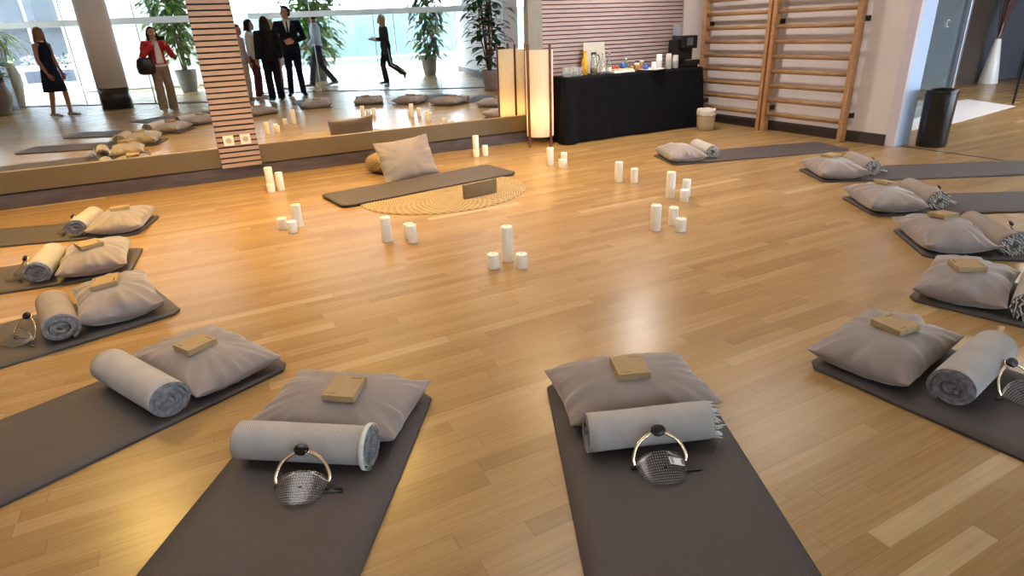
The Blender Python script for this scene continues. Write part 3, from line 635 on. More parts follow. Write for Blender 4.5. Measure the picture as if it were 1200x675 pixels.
# ------------------------------------------------------------------ candles
def candle(r, h, seed):
    bm = BM(); rnd = random.Random(seed)
    lathe(bm, [(r*.2, 0), (r*.96, 0), (r, .004), (r, h-.006), (r*.95, h-.001), (r*.72, h-.003), (r*.3, h-.005), (.003, h-.005)], 28)
    return bm
CAND = {
    'left of the mat under the slatted column': ([(.661, 6.542, .226), (.741, 6.448, .18), (.644, 6.43, .085)], ('tall white candle at the back of the group by the slatted column', 'medium white candle right of the group by the slatted column', 'short white candle in front of the group by the slatted column')),
    'b': ([(.658, 5.02, .182), (.536, 5.02, .091), (.590, 4.88, .092)], ('tall white candle of the group at left of the grey mat', 'short white candle leftmost left of the grey mat', 'short white candle in the middle left of the grey mat')),
    'c': ([(1.151, 4.226, .186), (1.30, 4.10, .132), (1.31, 4.20, .115)], ('tall white candle standing before the mat, left of a short one', 'shorter white candle right of the tall one before the mat', 'small white candle half hidden behind the shorter candle')),
    'd': ([(1.698, 3.366, .237), (1.560, 3.30, .097), (1.715, 3.205, .096)], ('tall white candle nearest the viewer between two short ones', 'short white candle left of the nearest tall candle', 'short white candle right of the nearest tall candle')),
    'e': ([(3.09, 6.85, .237), (3.167, 6.757, .125), (3.048, 6.765, .084)], ('tall white candle under the mirror ledge near the lamp', 'medium white candle right of the group under the ledge', 'short white candle left of the group under the ledge')),
    'f': ([(3.492, 5.78, .192), (3.632, 5.72, .133), (3.524, 5.59, .093)], ('tall white candle right of the straw rug', 'medium white candle right of the group beyond the rug', 'short white candle in front of the group beyond the rug')),
    'g': ([(3.613, 4.71, .193), (3.70, 4.583, .139)], ('tall white candle of the pair in front of the drinks table', 'shorter white candle of the pair in front of the table')),
    'h': ([(3.603, 3.966, .227), (3.75, 3.93, .147), (3.62, 3.81, .101)], ('tallest white candle at right of the circle, left of two', 'medium white candle at back right of the right group', 'short white candle in front of the right hand group')),
    'i': ([(2.902, 3.33, .192), (3.098, 3.36, .136), (3.035, 3.21, .097)], ('tall white candle at left of the near right group', 'medium white candle in the middle of the near right group', 'short white candle at right front of the near right group'))}
n_ = 0
for g, (pts, labs) in CAND.items():
    for (x, y, h), lab in zip(pts, labs):
        r = .0355 if h > .11 else .0375
        if h > .18: r = .038
        o = obj('pillar_candle', candle(r, h, n_), 'wax'); place(o, (x, y, 0)); tag(o, lab, 'candle', 'pillar candles in a circle'); n_ += 1
        bm = BM(); tube(bm, [(0, 0, h-.007), (.001, 0, h+.004), (.003, .001, h+.010)], .0014, 6); obj('wick', bm, 'wick', o)
# ------------------------------------------------------------------ paper floor lamp
t = thing('floor_lamp', 'glowing pleated paper floor lamp with four dark wooden rods', 'lamp', (4.045, 6.93, 0))
bm = BM(); n = 160; R_ = []
for z in (.125, .128, .40, .70, 1.0, 1.147, 1.15): R_.append([Vector(((.168+(.006*abs((k % 4)-2)/2-.003))*math.cos(2*PI*k/n), (.168+(.006*abs((k % 4)-2)/2-.003))*math.sin(2*PI*k/n), z)) for k in range(n)])
rings(bm, R_, False, False); obj('lamp_shade', bm, 'shade', t)
for k in range(4):
    a = math.radians(20+90*k-6); bm = BM(); c = Vector((.190*math.cos(a), .190*math.sin(a), 0)); box(bm, -.0125, .0125, -.0125, .0125, 0, 1.22, .003, mx=xf(c, a)); obj('wooden_rod', bm, 'lampwood', t)
bm = BM()
for a in (14, 104):
    a = math.radians(a); tube(bm, [(-.185*math.cos(a), -.185*math.sin(a), .14), (.185*math.cos(a), .185*math.sin(a), .14)], .006, 8)
obj('cross_bar', bm, 'lampwood', t)
bm = BM(); lathe(bm, [(.02, .14), (.022, .22), (.018, .23)], 16); ball(bm, (0, 0, .27), .034, 16); obj('bulb_holder', bm, 'ceramic', t)
l = bpy.data.lights.new('lamp_bulb', 'POINT'); l.energy = 3.0; l.color = (1, .60, .24); l.shadow_soft_size = .05
lo_ = bpy.data.objects.new('lamp_bulb', l); COL.objects.link(lo_); lo_.location = (4.045, 6.93, .40)
bm = BM(); tube(bm, smooth([(.1, .1, .01), (.16, .26, .005), (.19, .33, .006)], 4), .004, 6); obj('power_cord', bm, 'black', t)
# ------------------------------------------------------------------ drinks table
TX0, TX1, TY0, TY1, TZ = 4.33, 6.60, 6.76, 7.20, .815
t = thing('folding_table', 'folding table hidden under the black cloth by the slatted panelling', 'table', ((TX0+TX1)/2, (TY0+TY1)/2, 0))
hx, hy = (TX1-TX0)/2, (TY1-TY0)/2
bm = BM(); box(bm, -hx+.01, hx-.01, -hy+.01, hy-.01, TZ-.035, TZ-.006, .004); obj('tabletop', bm, 'card', t)
for sx in (-1, 1):
    for sy in (-1, 1): bm = BM(); tube(bm, [(sx*(hx-.12), sy*(hy-.06), 0), (sx*(hx-.12), sy*(hy-.06), TZ-.036)], .014, 10); obj('leg', bm, 'steel', t)
bm = BM(); per = rrect(2*hx, 2*hy, .02, 3); P_ = []
for i in range(len(per)):
    a, b = Vector(per[i]), Vector(per[(i+1) % len(per)]); m_ = max(1, int((b-a).length/.02)); P_ += [a+(b-a)*q/m_ for q in range(m_)]
rows = []; NZ = 22
for i in range(NZ+1):
    f = i/NZ; z = TZ-f*(TZ-.012); ring = []
    for q, p in enumerate(P_):
        nrm = Vector((p.x/hx if abs(p.x) > hx-.03 else 0, p.y/hy if abs(p.y) > hy-.03 else 0)); nrm = nrm.normalized() if nrm.length else Vector((0, 0))
        wv = .012*math.sin(p.x*7+.6*math.sin(p.x*3))+.018*math.sin((p.x+hx)*26)*math.exp(-((p.x+hx)/.45)**2)+.010*noise.noise(Vector((p.x*3.5, p.y*5, 1)))
        dl = (p-Vector((-hx, -hy))).length; flare = .085*math.exp(-(dl/.16)**2); dr_ = (p-Vector((hx, -hy))).length; flare += .05*math.exp(-(dr_/.16)**2)
        if p.y > hy-.03: wv = 0
        out = f**.8*(.012+wv+flare) if f > 0 else 0
        if p.x < -hx+.03 and p.y > -hy+.10: out = f*.01
        wave = .006*math.sin(q*.35)*f
        ring.append(Vector((p.x+nrm.x*out, p.y+nrm.y*(out+wave), z if f > 0 else TZ)))
    rows.append(ring)
rings(bm, rows, True, False)
o = obj('tablecloth', bm, 'cloth'); place(o, ((TX0+TX1)/2, (TY0+TY1)/2, 0)); tag(o, 'black cloth hanging to the floor over the drinks table', 'tablecloth')
TZ += .002
def tob(nm, bm, mats, loc, lab, cat, group=None, rz=0):
    o = obj(nm, bm, mats); place(o, loc, rz); return tag(o, lab, cat, group)
gl = BM(); lathe(gl, [(.030, 0), (.036, .11), (.0335, .11), (.028, .008), (.002, .008)], 18, cap0=True, cap1=True); g0 = gl
gm = mesh('tumbler', gl, 'glassg')
GL = [(4.40, 6.86), (4.47, 6.855), (4.54, 6.86), (4.61, 6.865), (4.43, 6.95), (4.50, 6.95), (4.58, 6.955)]
for k, (x, y) in enumerate(GL):
    o = bpy.data.objects.new('tumbler', gm); COL.objects.link(o); place(o, (x, y, TZ)); tag(o, 'clear glass tumbler in the cluster left of the orange bottle', 'glass', 'tumblers at the left of the table')
def bottle(nm, h, r, neck, mats, cap, loc, lab, capm='steel'):
    bm = BM(); lathe(bm, [(r*.9, 0), (r, .006), (r, h*.52), (r*.85, h*.62), (neck, h*.80), (neck, h*.94), (neck*.8, h*.945)], 22)
    o = tob(nm, bm, mats, loc, lab, 'bottle'); bm = BM(); lathe(bm, [(neck*1.15, h*.935), (neck*1.15, h), (neck, h+.003)], 16); obj('cap', bm, capm, o); return o
bottle('juice_bottle', .29, .040, .018, 'juice', 1, (4.74, 6.96, TZ), 'orange juice bottle right of the glass tumblers', 'juice')
bm = BM(); lathe(bm, [(.045, 0), (.048, .01), (.046, .15), (.034, .20), (.038, .245), (.036, .245), (.031, .20), (.042, .15), (.042, .014), (.002, .012)], 24)
o = tob('water_jug', bm, 'waterm', (4.885, 6.96, TZ), 'tall glass jug with dark handle beside the juice bottle', 'jug')
bm = BM(); tube(bm, smooth([(.036, 0, .235), (.075, 0, .225), (.082, 0, .16), (.05, 0, .09)], 5), .006, 8); obj('handle', bm, 'black', o)
bm = BM(); lathe(bm, [(.037, .245), (.038, .262), (.02, .268)], 18); obj('lid', bm, 'blackm', o)
bm = BM(); lathe(bm, [(.041, .014), (.041, .075), (.002, .076)], 20); obj('drink', bm, 'amber', o)
for k, (x, y, lab) in enumerate(((5.00, 6.93, 'clear water bottle left of the pair before the beige card'), (5.10, 6.92, 'clear water bottle right of the pair before the beige card'))):
    o = bottle('water_bottle', .255, .034, .012, 'waterm', 1, (x, y, TZ), lab); bm = BM(); lathe(bm, [(.0345, .03), (.0345, .075)], 20, cap0=False, cap1=False); obj('label', bm, 'ceramic', o)
bm = BM(); box(bm, -.17, .17, -.008, .008, 0, .385, .002); o = tob('beige_card', bm, 'card', (5.05, 7.155, TZ), 'large blank beige card leaning on the slatted panelling', 'card'); o.rotation_euler = (math.radians(-8), 0, 0)
bm = BM(); box(bm, -.17, .17, -.11, .11, 0, .028, .004); o = tob('serving_board', bm, 'ceramic', (5.27, 6.915, TZ), 'white serving board with cut fruit', 'board')
bm = BM(); box(bm, -.15, .15, -.09, .09, .028, .046, .004); obj('cake_slice', bm, 'peach', o)
rnd = random.Random(9)
for k, (x, y) in enumerate(((5.17, 6.90), (5.20, 6.93), (5.225, 6.895), (5.175, 6.945))):
    bm = BM(); lathe(bm, [(.004, 0), (.018, .006), (.022, .020), (.014, .036), (.003, .038)], 14); o = tob('strawberry', bm, 'red', (x, y, TZ+.047), 'red fruit in the pile at left of the serving board', 'fruit', 'red fruit on the serving board')
    bm = BM()
    for q in range(5): a = q*1.26; vs = [bm.verts.new(p) for p in ((0, 0, .037), (.012*math.cos(a-.3), .012*math.sin(a-.3), .042), (.022*math.cos(a), .022*math.sin(a), .048), (.012*math.cos(a+.3), .012*math.sin(a+.3), .042))]; bm.faces.new(vs)
    obj('leaf_crown', bm, 'green', o)
def mug(loc, m, lab, r=.04, h=.075, rz=0):
    bm = BM(); lathe(bm, [(r*.8, 0), (r, .01), (r, h), (r*.9, h), (r*.86, .012), (.002, .012)], 22); o = tob('mug', bm, m, loc, lab, 'mug', rz=rz)
    bm = BM(); tube(bm, smooth([(r*.95, 0, h*.85), (r*1.6, 0, h*.75), (r*1.6, 0, h*.35), (r*.95, 0, h*.2)], 4), .005, 7); obj('handle', bm, m, o)
mug((5.345, 6.95, TZ+.047), 'blue', 'blue glazed bowl-like mug on the serving board', .048, .06)
bm = BM(); lathe(bm, [(.024, 0), (.027, .01), (.023, .10), (.012, .125), (.012, .15), (.002, .152)], 18); o = tob('syrup_bottle', bm, 'green', (5.45, 7.02, TZ), 'small green bottle behind the blue mug', 'bottle'); bm = BM(); lathe(bm, [(.013, .148), (.013, .165), (.002, .166)], 12); obj('cap', bm, 'ceramic', o)
for k, (x, y, m_, hh, lab) in enumerate(((5.47, 6.92, 'amber', .085, 'amber jar standing left among the small jars'), (5.55, 6.92, 'amber', .095, 'taller amber jar right of the first amber jar'), (5.64, 7.02, 'peach', .12, 'peach coloured jar at the back of the small jars'), (5.73, 7.04, 'amber', .12, 'amber jar behind the white plate near the cups'))):
    bm = BM(); lathe(bm, [(.030, 0), (.034, .008), (.034, hh*.75), (.028, hh*.85)], 20); o = tob('jar', bm, m_, (x, y, TZ), lab, 'jar', 'jars on the drinks table'); bm = BM(); lathe(bm, [(.030, hh*.83), (.030, hh), (.002, hh+.001)], 18); obj('lid', bm, 'ceramic' if k % 2 else 'brown', o)
bm = BM(); lathe(bm, [(.02, 0), (.16, .006), (.185, .018), (.18, .020), (.155, .011), (.002, .009)], 36); tob('plate', bm, 'ceramic', (5.77, 6.885, TZ), 'round white plate at the table front beside the cups', 'plate')
mug((5.70, 6.90, TZ+.012), 'blue', 'blue mug standing on the white plate', .032, .07, 2.2)
bm = BM(); lathe(bm, [(.03, 0), (.035, .05), (.028, .075), (.034, .09), (.030, .09), (.002, .06)], 18); tob('sugar_bowl', bm, 'ceramic', (5.83, 6.90, TZ+.012), 'small white sugar bowl on the white plate', 'bowl')
def cups(loc, n, m, lab):
    t = thing('cup_stack', lab, 'cups', loc, 0, 'stacks of paper cups')
    h = .088
    for k in range(n):
        z0 = k*.0115; bm = BM()
        if k == 0: lathe(bm, [(.042, 0), (.0425, .004), (.035, h-.004), (.0345, h), (.0332, h)], 22)
        else: lathe(bm, [(.0425, h+z0-.088+.001), (.0440, h+z0-.086), (.0425, h+z0-.078), (.0355, h+z0), (.03, h+z0)], 22)
        obj('paper_cup', bm, m if m == 'cupw' else m, t)
    return t
cups((5.955, 6.94, TZ), 10, 'cupw', 'plain white cup stack nearest the plate')
cups((6.06, 6.87, TZ), 10, 'cup', 'patterned paper cup stack at the front')
cups((6.13, 6.95, TZ), 10, 'cup', 'patterned paper cup stack between two others')
cups((6.20, 6.89, TZ), 8, 'cup', 'shorter patterned cup stack next to the coffee machine')
t = thing('coffee_machine', 'black coffee machine with clear water tank at the table end', 'coffee machine', (6.445, 6.98, TZ), math.radians(-6))
bm = BM(); box(bm, -.13, .13, -.14, .14, 0, .05, .006); box(bm, -.13, .13, .0, .15, .05, .41, .012); box(bm, -.13, .13, -.10, .02, .24, .41, .012); obj('housing', bm, 'black', t)
bm = BM(); box(bm, -.12, .12, -.185, -.135, .085, .10, .003); box(bm, -.12, .12, -.19, -.13, .03, .085, .004); obj('drip_tray', bm, 'blackm', t)
bm = BM(); box(bm, -.125, .125, -.192, -.188, .098, .104); obj('chrome_strip', bm, 'steel', t)
bm = BM(); box(bm, -.05, .05, -.106, -.10, .28, .38, .003); obj('display', bm, 'slate', t)
bm = BM(); tube(bm, [(-.02, -.06, .245), (-.02, -.06, .20)], .008, 8); tube(bm, [(.02, -.06, .245), (.02, -.06, .20)], .008, 8); obj('spout', bm, 'blackm', t)
bm = BM(); box(bm, -.125, -.065, .02, .14, .41, .55, .008); obj('water_tank', bm, 'tank', t)
bm = BM(); box(bm, -.20, -.14, -.05, .12, .0, .36, .01); obj('milk_unit', bm, 'blackm', t)
# wicker basket, bin, floor vase
t = thing('wicker_basket', 'small wicker waste basket with white liner beside the black cloth', 'basket', (6.44, 6.47, 0))
bm = BM(); lathe(bm, [(.105, 0), (.112, .008), (.118, .09), (.123, .18), (.126, .262), (.119, .262), (.113, .1), (.10, .012), (.002, .012)], 40)
obj('woven_body', bm, 'basket', t)
bm = BM(); R_ = []
for r, z in ((.128, .205), (.133, .235), (.131, .27), (.124, .287), (.112, .27), (.10, .2)):
    R_.append([Vector(((r+.005*noise.noise(Vector((k*.5, z*20, 0))))*math.cos(2*PI*k/40), (r+.005*noise.noise(Vector((k*.5, z*20, 3))))*math.sin(2*PI*k/40), z+.012*noise.noise(Vector((k*.3, r*9, 7))))) for k in range(40)])
rings(bm, R_, False, False); obj('liner', bm, 'liner', t)
t = thing('waste_bin', 'black cylindrical waste bin standing in the doorway', 'bin', (7.44, 3.99, 0))
bm = BM(); lathe(bm, [(.142, 0), (.148, .01), (.155, .57), (.155, .60), (.145, .60), (.138, .02), (.002, .02)], 40); obj('bin_body', bm, 'black', t)
bm = BM(); lathe(bm, [(.158, .575), (.160, .60), (.150, .615), (.140, .60)], 40, cap0=False, cap1=False); obj('rim', bm, 'blackm', t)
t = thing('floor_vase', 'tall white tapered floor vase in the dark hall', 'vase', (14.75, 7.08, 0))
bm = BM(); lathe(bm, [(.165, 0), (.170, .01), (.115, .42), (.052, .84), (.045, .85), (.036, .83), (.002, .5)], 36); obj('vase_body', bm, 'ceramic', t)
o = thing('dried_twigs', 'red-brown dried twigs standing in the white floor vase', 'twigs', (14.75, 7.08, .51))
bm = BM(); rnd = random.Random(4)
for k in range(16): a = rnd.uniform(0, 6.28); d_ = rnd.uniform(.03, .16); tube(bm, smooth([(0, 0, 0), (d_*.16*math.cos(a), d_*.16*math.sin(a), .4), (d_*1.1*math.cos(a)+.05, d_*.9*math.sin(a), 1.0), (d_*2.1*math.cos(a)+.15, d_*1.5*math.sin(a), rnd.uniform(1.5, 1.9))], 3), [.009]*9+[.004], 5)
obj('twig_bundle', bm, 'twig', o)
bm = BM(); tube(bm, smooth([(-.02, -.01, .3), (-.035, -.03, .5), (0, -.05, 1.0), (.10, -.06, 1.8)], 4), .010, 6); obj('pale_twig', bm, 'twigl', o)
# wall bars
RZ = [.225+.179*k for k in range(13)]
for nm, ya, yb, lab in (('a', 7.135, 5.995, 'left wooden wall bars unit behind the basket'), ('b', 5.915, 4.765, 'right wooden wall bars unit behind the grey mat')):
    t = thing('wall_bars', lab, 'wall bars', (6.97, (ya+yb)/2, 0), 0, 'wall bars on the pale wall'); c = (ya+yb)/2
    for y in (ya, yb): bm = BM(); box(bm, -.065, .035, y-c-.028, y-c+.028, 0, 2.52, .008); obj('upright', bm, 'bars', t)
    for k, z in enumerate(RZ):
        bm = BM(); R_ = []
        L_ = abs(ya-yb)-.02
        for q in range(3):
            y = -L_/2+L_*q/2; R_.append([Vector((-.02+.016*math.cos(2*PI*j/14), y, z+.026*math.sin(2*PI*j/14))) for j in range(14)])
        rings(bm, R_); obj('rung', bm, 'rung', t)
    for y in (ya, yb):
        for z in (.30, 1.36, 2.2): bm = BM(); box(bm, .03, .11, y-c-.040, y-c-.022, z-.03, z+.03, .003); obj('bracket', bm, 'blackm', t)
# sockets on the slatted column
for x, lab in ((.40, 'left white wall socket on the slatted column'), (.568, 'right white wall socket on the slatted column')):
    bm = BM(); box(bm, -.052, .052, -.014, 0, -.052, .052, .004); o = obj('wall_socket', bm, 'socket'); place(o, (x, 7.251, .425)); tag(o, lab, 'socket', 'wall sockets on the column')
    bm = BM(); mx = xf((0, -.0142, 0), 0, PI/2); lathe(bm, [(.030, 0), (.030, .004), (.026, .004), (.024, -.002), (.001, -.002)], 22, mx=mx); r = obj('socket_cup', bm, 'card', o)
    bm = BM()
    for sx in (-.009, .009): lathe(bm, [(.004, 0), (.004, .0025), (.001, .0026)], 10, mx=xf((sx, -.0142, 0), 0, PI/2))
    obj('pin_hole', bm, 'black', r)
# ------------------------------------------------------------------ potted plants (behind the viewer, seen in the mirrors)
def leaf(bm, base, d, L, W, up=Vector((0, 0, 1)), droop=.4, mi=0):
    d = d.normalized(); s = d.cross(up); s = s.normalized() if s.length > .01 else Vector((1, 0, 0)); nrm = s.cross(d)
    V = []
    for t, wv in ((0, .05), (.25, .8), (.5, 1), (.78, .62), (1, .03)):
        c = base+d*(L*t)-Vector((0, 0, 1))*(droop*L*t*t); V.append((bm.verts.new(c-s*W*wv*.5+nrm*W*.10*wv), bm.verts.new(c), bm.verts.new(c+s*W*wv*.5+nrm*W*.10*wv)))
    for a, b in zip(V, V[1:]):
        for k in (0, 1): f = bm.faces.new((a[k], a[k+1], b[k+1], b[k])); f.smooth = True; f.material_index = mi
def pot(t, prof, m, hs):
    bm = BM(); lathe(bm, prof, 36); obj('pot', bm, m, t)
    bm = BM(); r = hs[0]; lathe(bm, [(r, hs[1]-.02), (r, hs[1]), (.002, hs[1]+.012)], 24); obj('soil', bm, 'soil', t)
def tree(t, seed, z0, h, spread, nst, nleaf, L, W, mats, bark='bark', droop=.6, lean=(0, 0), low=.2, shape=1.0):
    rnd = random.Random(seed); lb = BM()
    for s in range(nst):
        a = rnd.uniform(0, 6.28); r = spread*rnd.uniform(.35, 1)*.6
        top = Vector((r*math.cos(a)+lean[0], r*math.sin(a)+lean[1], z0+h*rnd.uniform(.78, 1)))
        p0 = Vector((.05*math.cos(a), .05*math.sin(a), z0-.03)); mid = p0.lerp(top, .5)+Vector((rnd.uniform(-.08, .08), rnd.uniform(-.08, .08), 0))
        pts = smooth([p0, mid, top], 6); bm = BM(); tube(bm, pts, [.020-.012*i/(len(pts)-1) for i in range(len(pts))], 7); obj('stem', bm, bark, t)
        for q in range(nleaf//nst):
            f = low+(1-low)*rnd.random()**.8; k = min(len(pts)-1, int(f*(len(pts)-1))); b = pts[k].copy()
            a2 = rnd.uniform(0, 6.28); ext = spread*rnd.uniform(.05, .75)*shape*(1.15-.5*abs(f-.6)); d = Vector((math.cos(a2), math.sin(a2), rnd.uniform(-.35, .65)))
            tip = b+d.normalized()*ext; tip.z = max(tip.z, z0+.05)
            if ext > .12 and q % 5 == 0: tube(lb, [b, b.lerp(tip, .5)+Vector((0, 0, .03)), tip], .004, 4, mi=1)
            leaf(lb, tip, d+Vector((0, 0, rnd.uniform(-.3, .3))), L*rnd.uniform(.7, 1.2), W*rnd.uniform(.7, 1.15), droop=rnd.uniform(.2, 1)*droop, mi=0 if rnd.random() < .7 else 2)
    obj('foliage', lb, [mats[0], bark, mats[1]], t, fix=False)
POTG = [(.17, 0), (.19, .01), (.24, .25), (.265, .50), (.275, .56), (.255, .56), (.235, .50), (.15, .05), (.002, .05)]
t = thing('potted_tree', 'tall leafy green tree in grey tapered pot reflected beside woman in red', 'potted plant', (.40, -5.25, 0)); pot(t, POTG, 'potg', (.24, .51)); tree(t, 3, .52, 2.2, .80, 6, 800, .26, .12, ('leaf', 'leafy'), droop=.9, low=.25)
t = thing('potted_tree', 'bushy green tree in grey pot reflected behind man in suit', 'potted plant', (4.05, -5.6, 0)); pot(t, POTG, 'potg', (.24, .51)); tree(t, 5, .52, 2.1, 1.0, 8, 1200, .25, .125, ('leaf', 'leafy'), droop=.8, low=.12)
t = thing('potted_tree', 'slender green tree in dark pot reflected near the lobby corner', 'potted plant', (7.35, -4.9, 0)); pot(t, [(r*.95, z) for r, z in POTG], 'potg', (.225, .51)); tree(t, 8, .52, 2.2, .68, 6, 620, .27, .12, ('leaf', 'leafd'), droop=.9, low=.06)
t = thing('rubber_plant', 'dark leaved rubber plant with brown moss pole reflected beside the lamp', 'potted plant', (6.72, .80, 0)); pot(t, [(.15, 0), (.16, .01), (.195, .36), (.215, .40), (.215, .45), (.195, .45), (.185, .38), (.13, .04), (.002, .04)], 'potw', (.19, .40)); tree(t, 12, .42, 1.95, .50, 7, 300, .24, .16, ('leafd', 'leafd'), droop=.5, low=.12)
bm = BM(); tube(bm, [(0, 0, .38), (.01, 0, 1.2), (.0, .01, 1.85)], .032, 10); obj('moss_pole', bm, 'coirm', t)
t = thing('potted_fig', 'round leaved plant in big taupe jar at the mirror left edge', 'potted plant', (-3.40, -2.62, 0)); pot(t, [(.20, 0), (.215, .02), (.20, .06), (.29, .25), (.30, .42), (.245, .60), (.255, .64), (.27, .66), (.24, .66), (.22, .6), (.002, .55)], 'pott', (.23, .615)); tree(t, 15, .62, 1.05, .45, 5, 80, .26, .24, ('leaf', 'leafy'), droop=.35, low=.1)
t = thing('stone_planter', 'tall grey stone planter with pale fern reflected behind the taupe jar', 'planter', (-3.36, -4.25, 0))
bm = BM(); lathe(bm, [(.15, 0), (.17, .02), (.25, .45), (.26, .72), (.20, .95), (.21, .97), (.17, .97), (.16, .9), (.002, .9)], 32); obj('stone_body', bm, 'stone', t); tree(t, 21, .90, .85, .62, 6, 240, .22, .035, ('leafy', 'leaf'), droop=1.1, low=.3)
bm = BM(); box(bm, -.13, .13, -.13, .13, 0, 1.15, .01); o = obj('black_pedestal', bm, 'black'); place(o, (-3.36, -3.45, 0), .3); tag(o, 'narrow black pedestal reflected between jar and stone planter', 'pedestal')
# planted beds outdoors
def bed(nm, x, y, wx, wy, seed, lab, fm, n):
    t = thing(nm, lab, 'planter', (x, y, -.06)); bm = BM(); box(bm, -wx, wx, -wy, wy, 0, .42, .01); obj('planter_box', bm, 'darkbed', t); rnd = random.Random(seed); lb = BM()
    for k in range(n):
        p = Vector((rnd.uniform(-wx, wx)*.95, rnd.uniform(-wy, wy)*.9, .40+rnd.random()*.5)); leaf(lb, p, Vector((rnd.uniform(-1, 1), rnd.uniform(-1, 1), rnd.uniform(.1, 1))), .22, .10, mi=0 if rnd.random() < .75 else 1)
    obj('planting', lb, fm, t, fix=False)
bed('flower_bed', -5.6, -13.2, 1.0, .3, 2, 'dark planter with yellow-green shrubs outdoors at left', ['leafy', 'leafd'], 260)
bed('flower_bed', -3.2, -15.0, 1.5, .3, 6, 'long dark planter with dark shrubs and pink flowers outdoors', ['leafd', 'pinkf'], 420)
# green exit sign hanging in the lobby, dark box fixture
t = thing('exit_sign', 'small green exit sign hanging in the lobby', 'sign', (-1.05, -4.55, 2.28)); bm = BM(); box(bm, -.17, .17, -.015, .015, 0, .17, .004); obj('sign_panel', bm, 'signg', t)
bm = BM()
LET = {'E': ((0, 0, .2, 1), (0, 0, 1, .2), (0, .4, .8, .6), (0, .8, 1, 1)), 'I': ((.35, 0, .65, 1),), 'T': ((.4, 0, .6, 1), (0, .8, 1, 1))}
def glyphs(bm, txt, x0, z0, cw, ch, y):
    for k, c in enumerate(txt):
        x = x0+k*cw*1.3
        if c == 'X':
            for a in (.62, -.62): box(bm, -.09*cw, .09*cw, -.001, .001, -.58*ch, .58*ch, mx=Matrix.Translation((x+cw/2, y, z0+ch/2)) @ Matrix.Rotation(a, 4, 'Y'))
        else:
            for a, b, c_, d_ in LET[c]: box(bm, x+a*cw, x+c_*cw, y-.001, y+.001, z0+b*ch, z0+d_*ch)
glyphs(bm, 'EXIT', -.125, .045, .045, .08, .0165); obj('sign_lettering', bm, 'ceramic', t)
bm = BM(); tube(bm, [(-.12, 0, .17), (-.12, 0, .72)], .004, 6); obj('hanging_rod', bm, 'steel', t); bm = BM(); tube(bm, [(.12, 0, .17), (.12, 0, .72)], .004, 6); obj('hanging_rod', bm, 'steel', t)
# ------------------------------------------------------------------ people
def remesh(bm, voxel, mats, name, parent=None, it=3):
    """turn overlapping closed shells into one continuous smooth surface"""
    bmesh.ops.recalc_face_normals(bm, faces=bm.faces[:])
    o = bpy.data.objects.new(name+'_tmp', bpy.data.meshes.new('tmp')); bm.to_mesh(o.data); bm.free(); COL.objects.link(o)
    r = o.modifiers.new('r', 'REMESH'); r.mode = 'VOXEL'; r.voxel_size = voxel; r.use_smooth_shade = True
    s = o.modifiers.new('s', 'SMOOTH'); s.iterations = it; s.factor = .5
    dg = bpy.context.evaluated_depsgraph_get(); dg.update()
    me = bpy.data.meshes.new_from_object(o.evaluated_get(dg)); me.name = name
    d = o.data; bpy.data.objects.remove(o); bpy.data.meshes.remove(d)
    me.materials.clear()
    for m in (mats if isinstance(mats, (list, tuple)) else [mats]): me.materials.append(M[m])
    q = bpy.data.objects.new(name, me); COL.objects.link(q)
    if parent: q.parent = parent
    return q
def V3(*a): return Vector(a)
def hand(bm, wrist, d, palm_n, side, curl=.5, s=1.0):
    """palm plus five unequal bent fingers; d = direction of the hand, palm_n = way the palm faces, side=+1 thumb along d x palm_n"""
    d = d.normalized(); n = (palm_n-d*palm_n.dot(d)).normalized(); a = d.cross(n)*side
    pc = wrist+d*.045*s
    tube(bm, [wrist-d*.01, wrist+d*.03*s, wrist+d*.085*s], [(.023*s, .017*s), (.034*s, .016*s), (.036*s, .013*s)], 10, ref=tuple(a), dome=True)
    for k, (off, L) in enumerate(((.027, .072), (.009, .080), (-.009, .075), (-.026, .058))):
        b = wrist+d*.085*s+a*off*s; ang = 0; pts = [b-d*.01]; p = b; L *= s
        for seg, f in enumerate((.45, .32, .25)):
            ang += curl*(.55, .75, .6)[seg]; p = p+(d*math.cos(ang)+n*math.sin(ang))*L*f; pts.append(p)
        tube(bm, pts, [.0095*s, .0092*s, .0085*s, .0075*s], 8, dome=True)
    b = wrist+d*.025*s+a*.026*s; pts = [b-a*.01, b+(a*.7+d*.6)*.034*s, b+(a*.75+d*1.2+n*.25)*.05*s, b+(a*.6+d*1.75+n*.5)*.056*s]
    tube(bm, pts, [.013*s, .0115*s, .010*s, .0085*s], 8, dome=True)
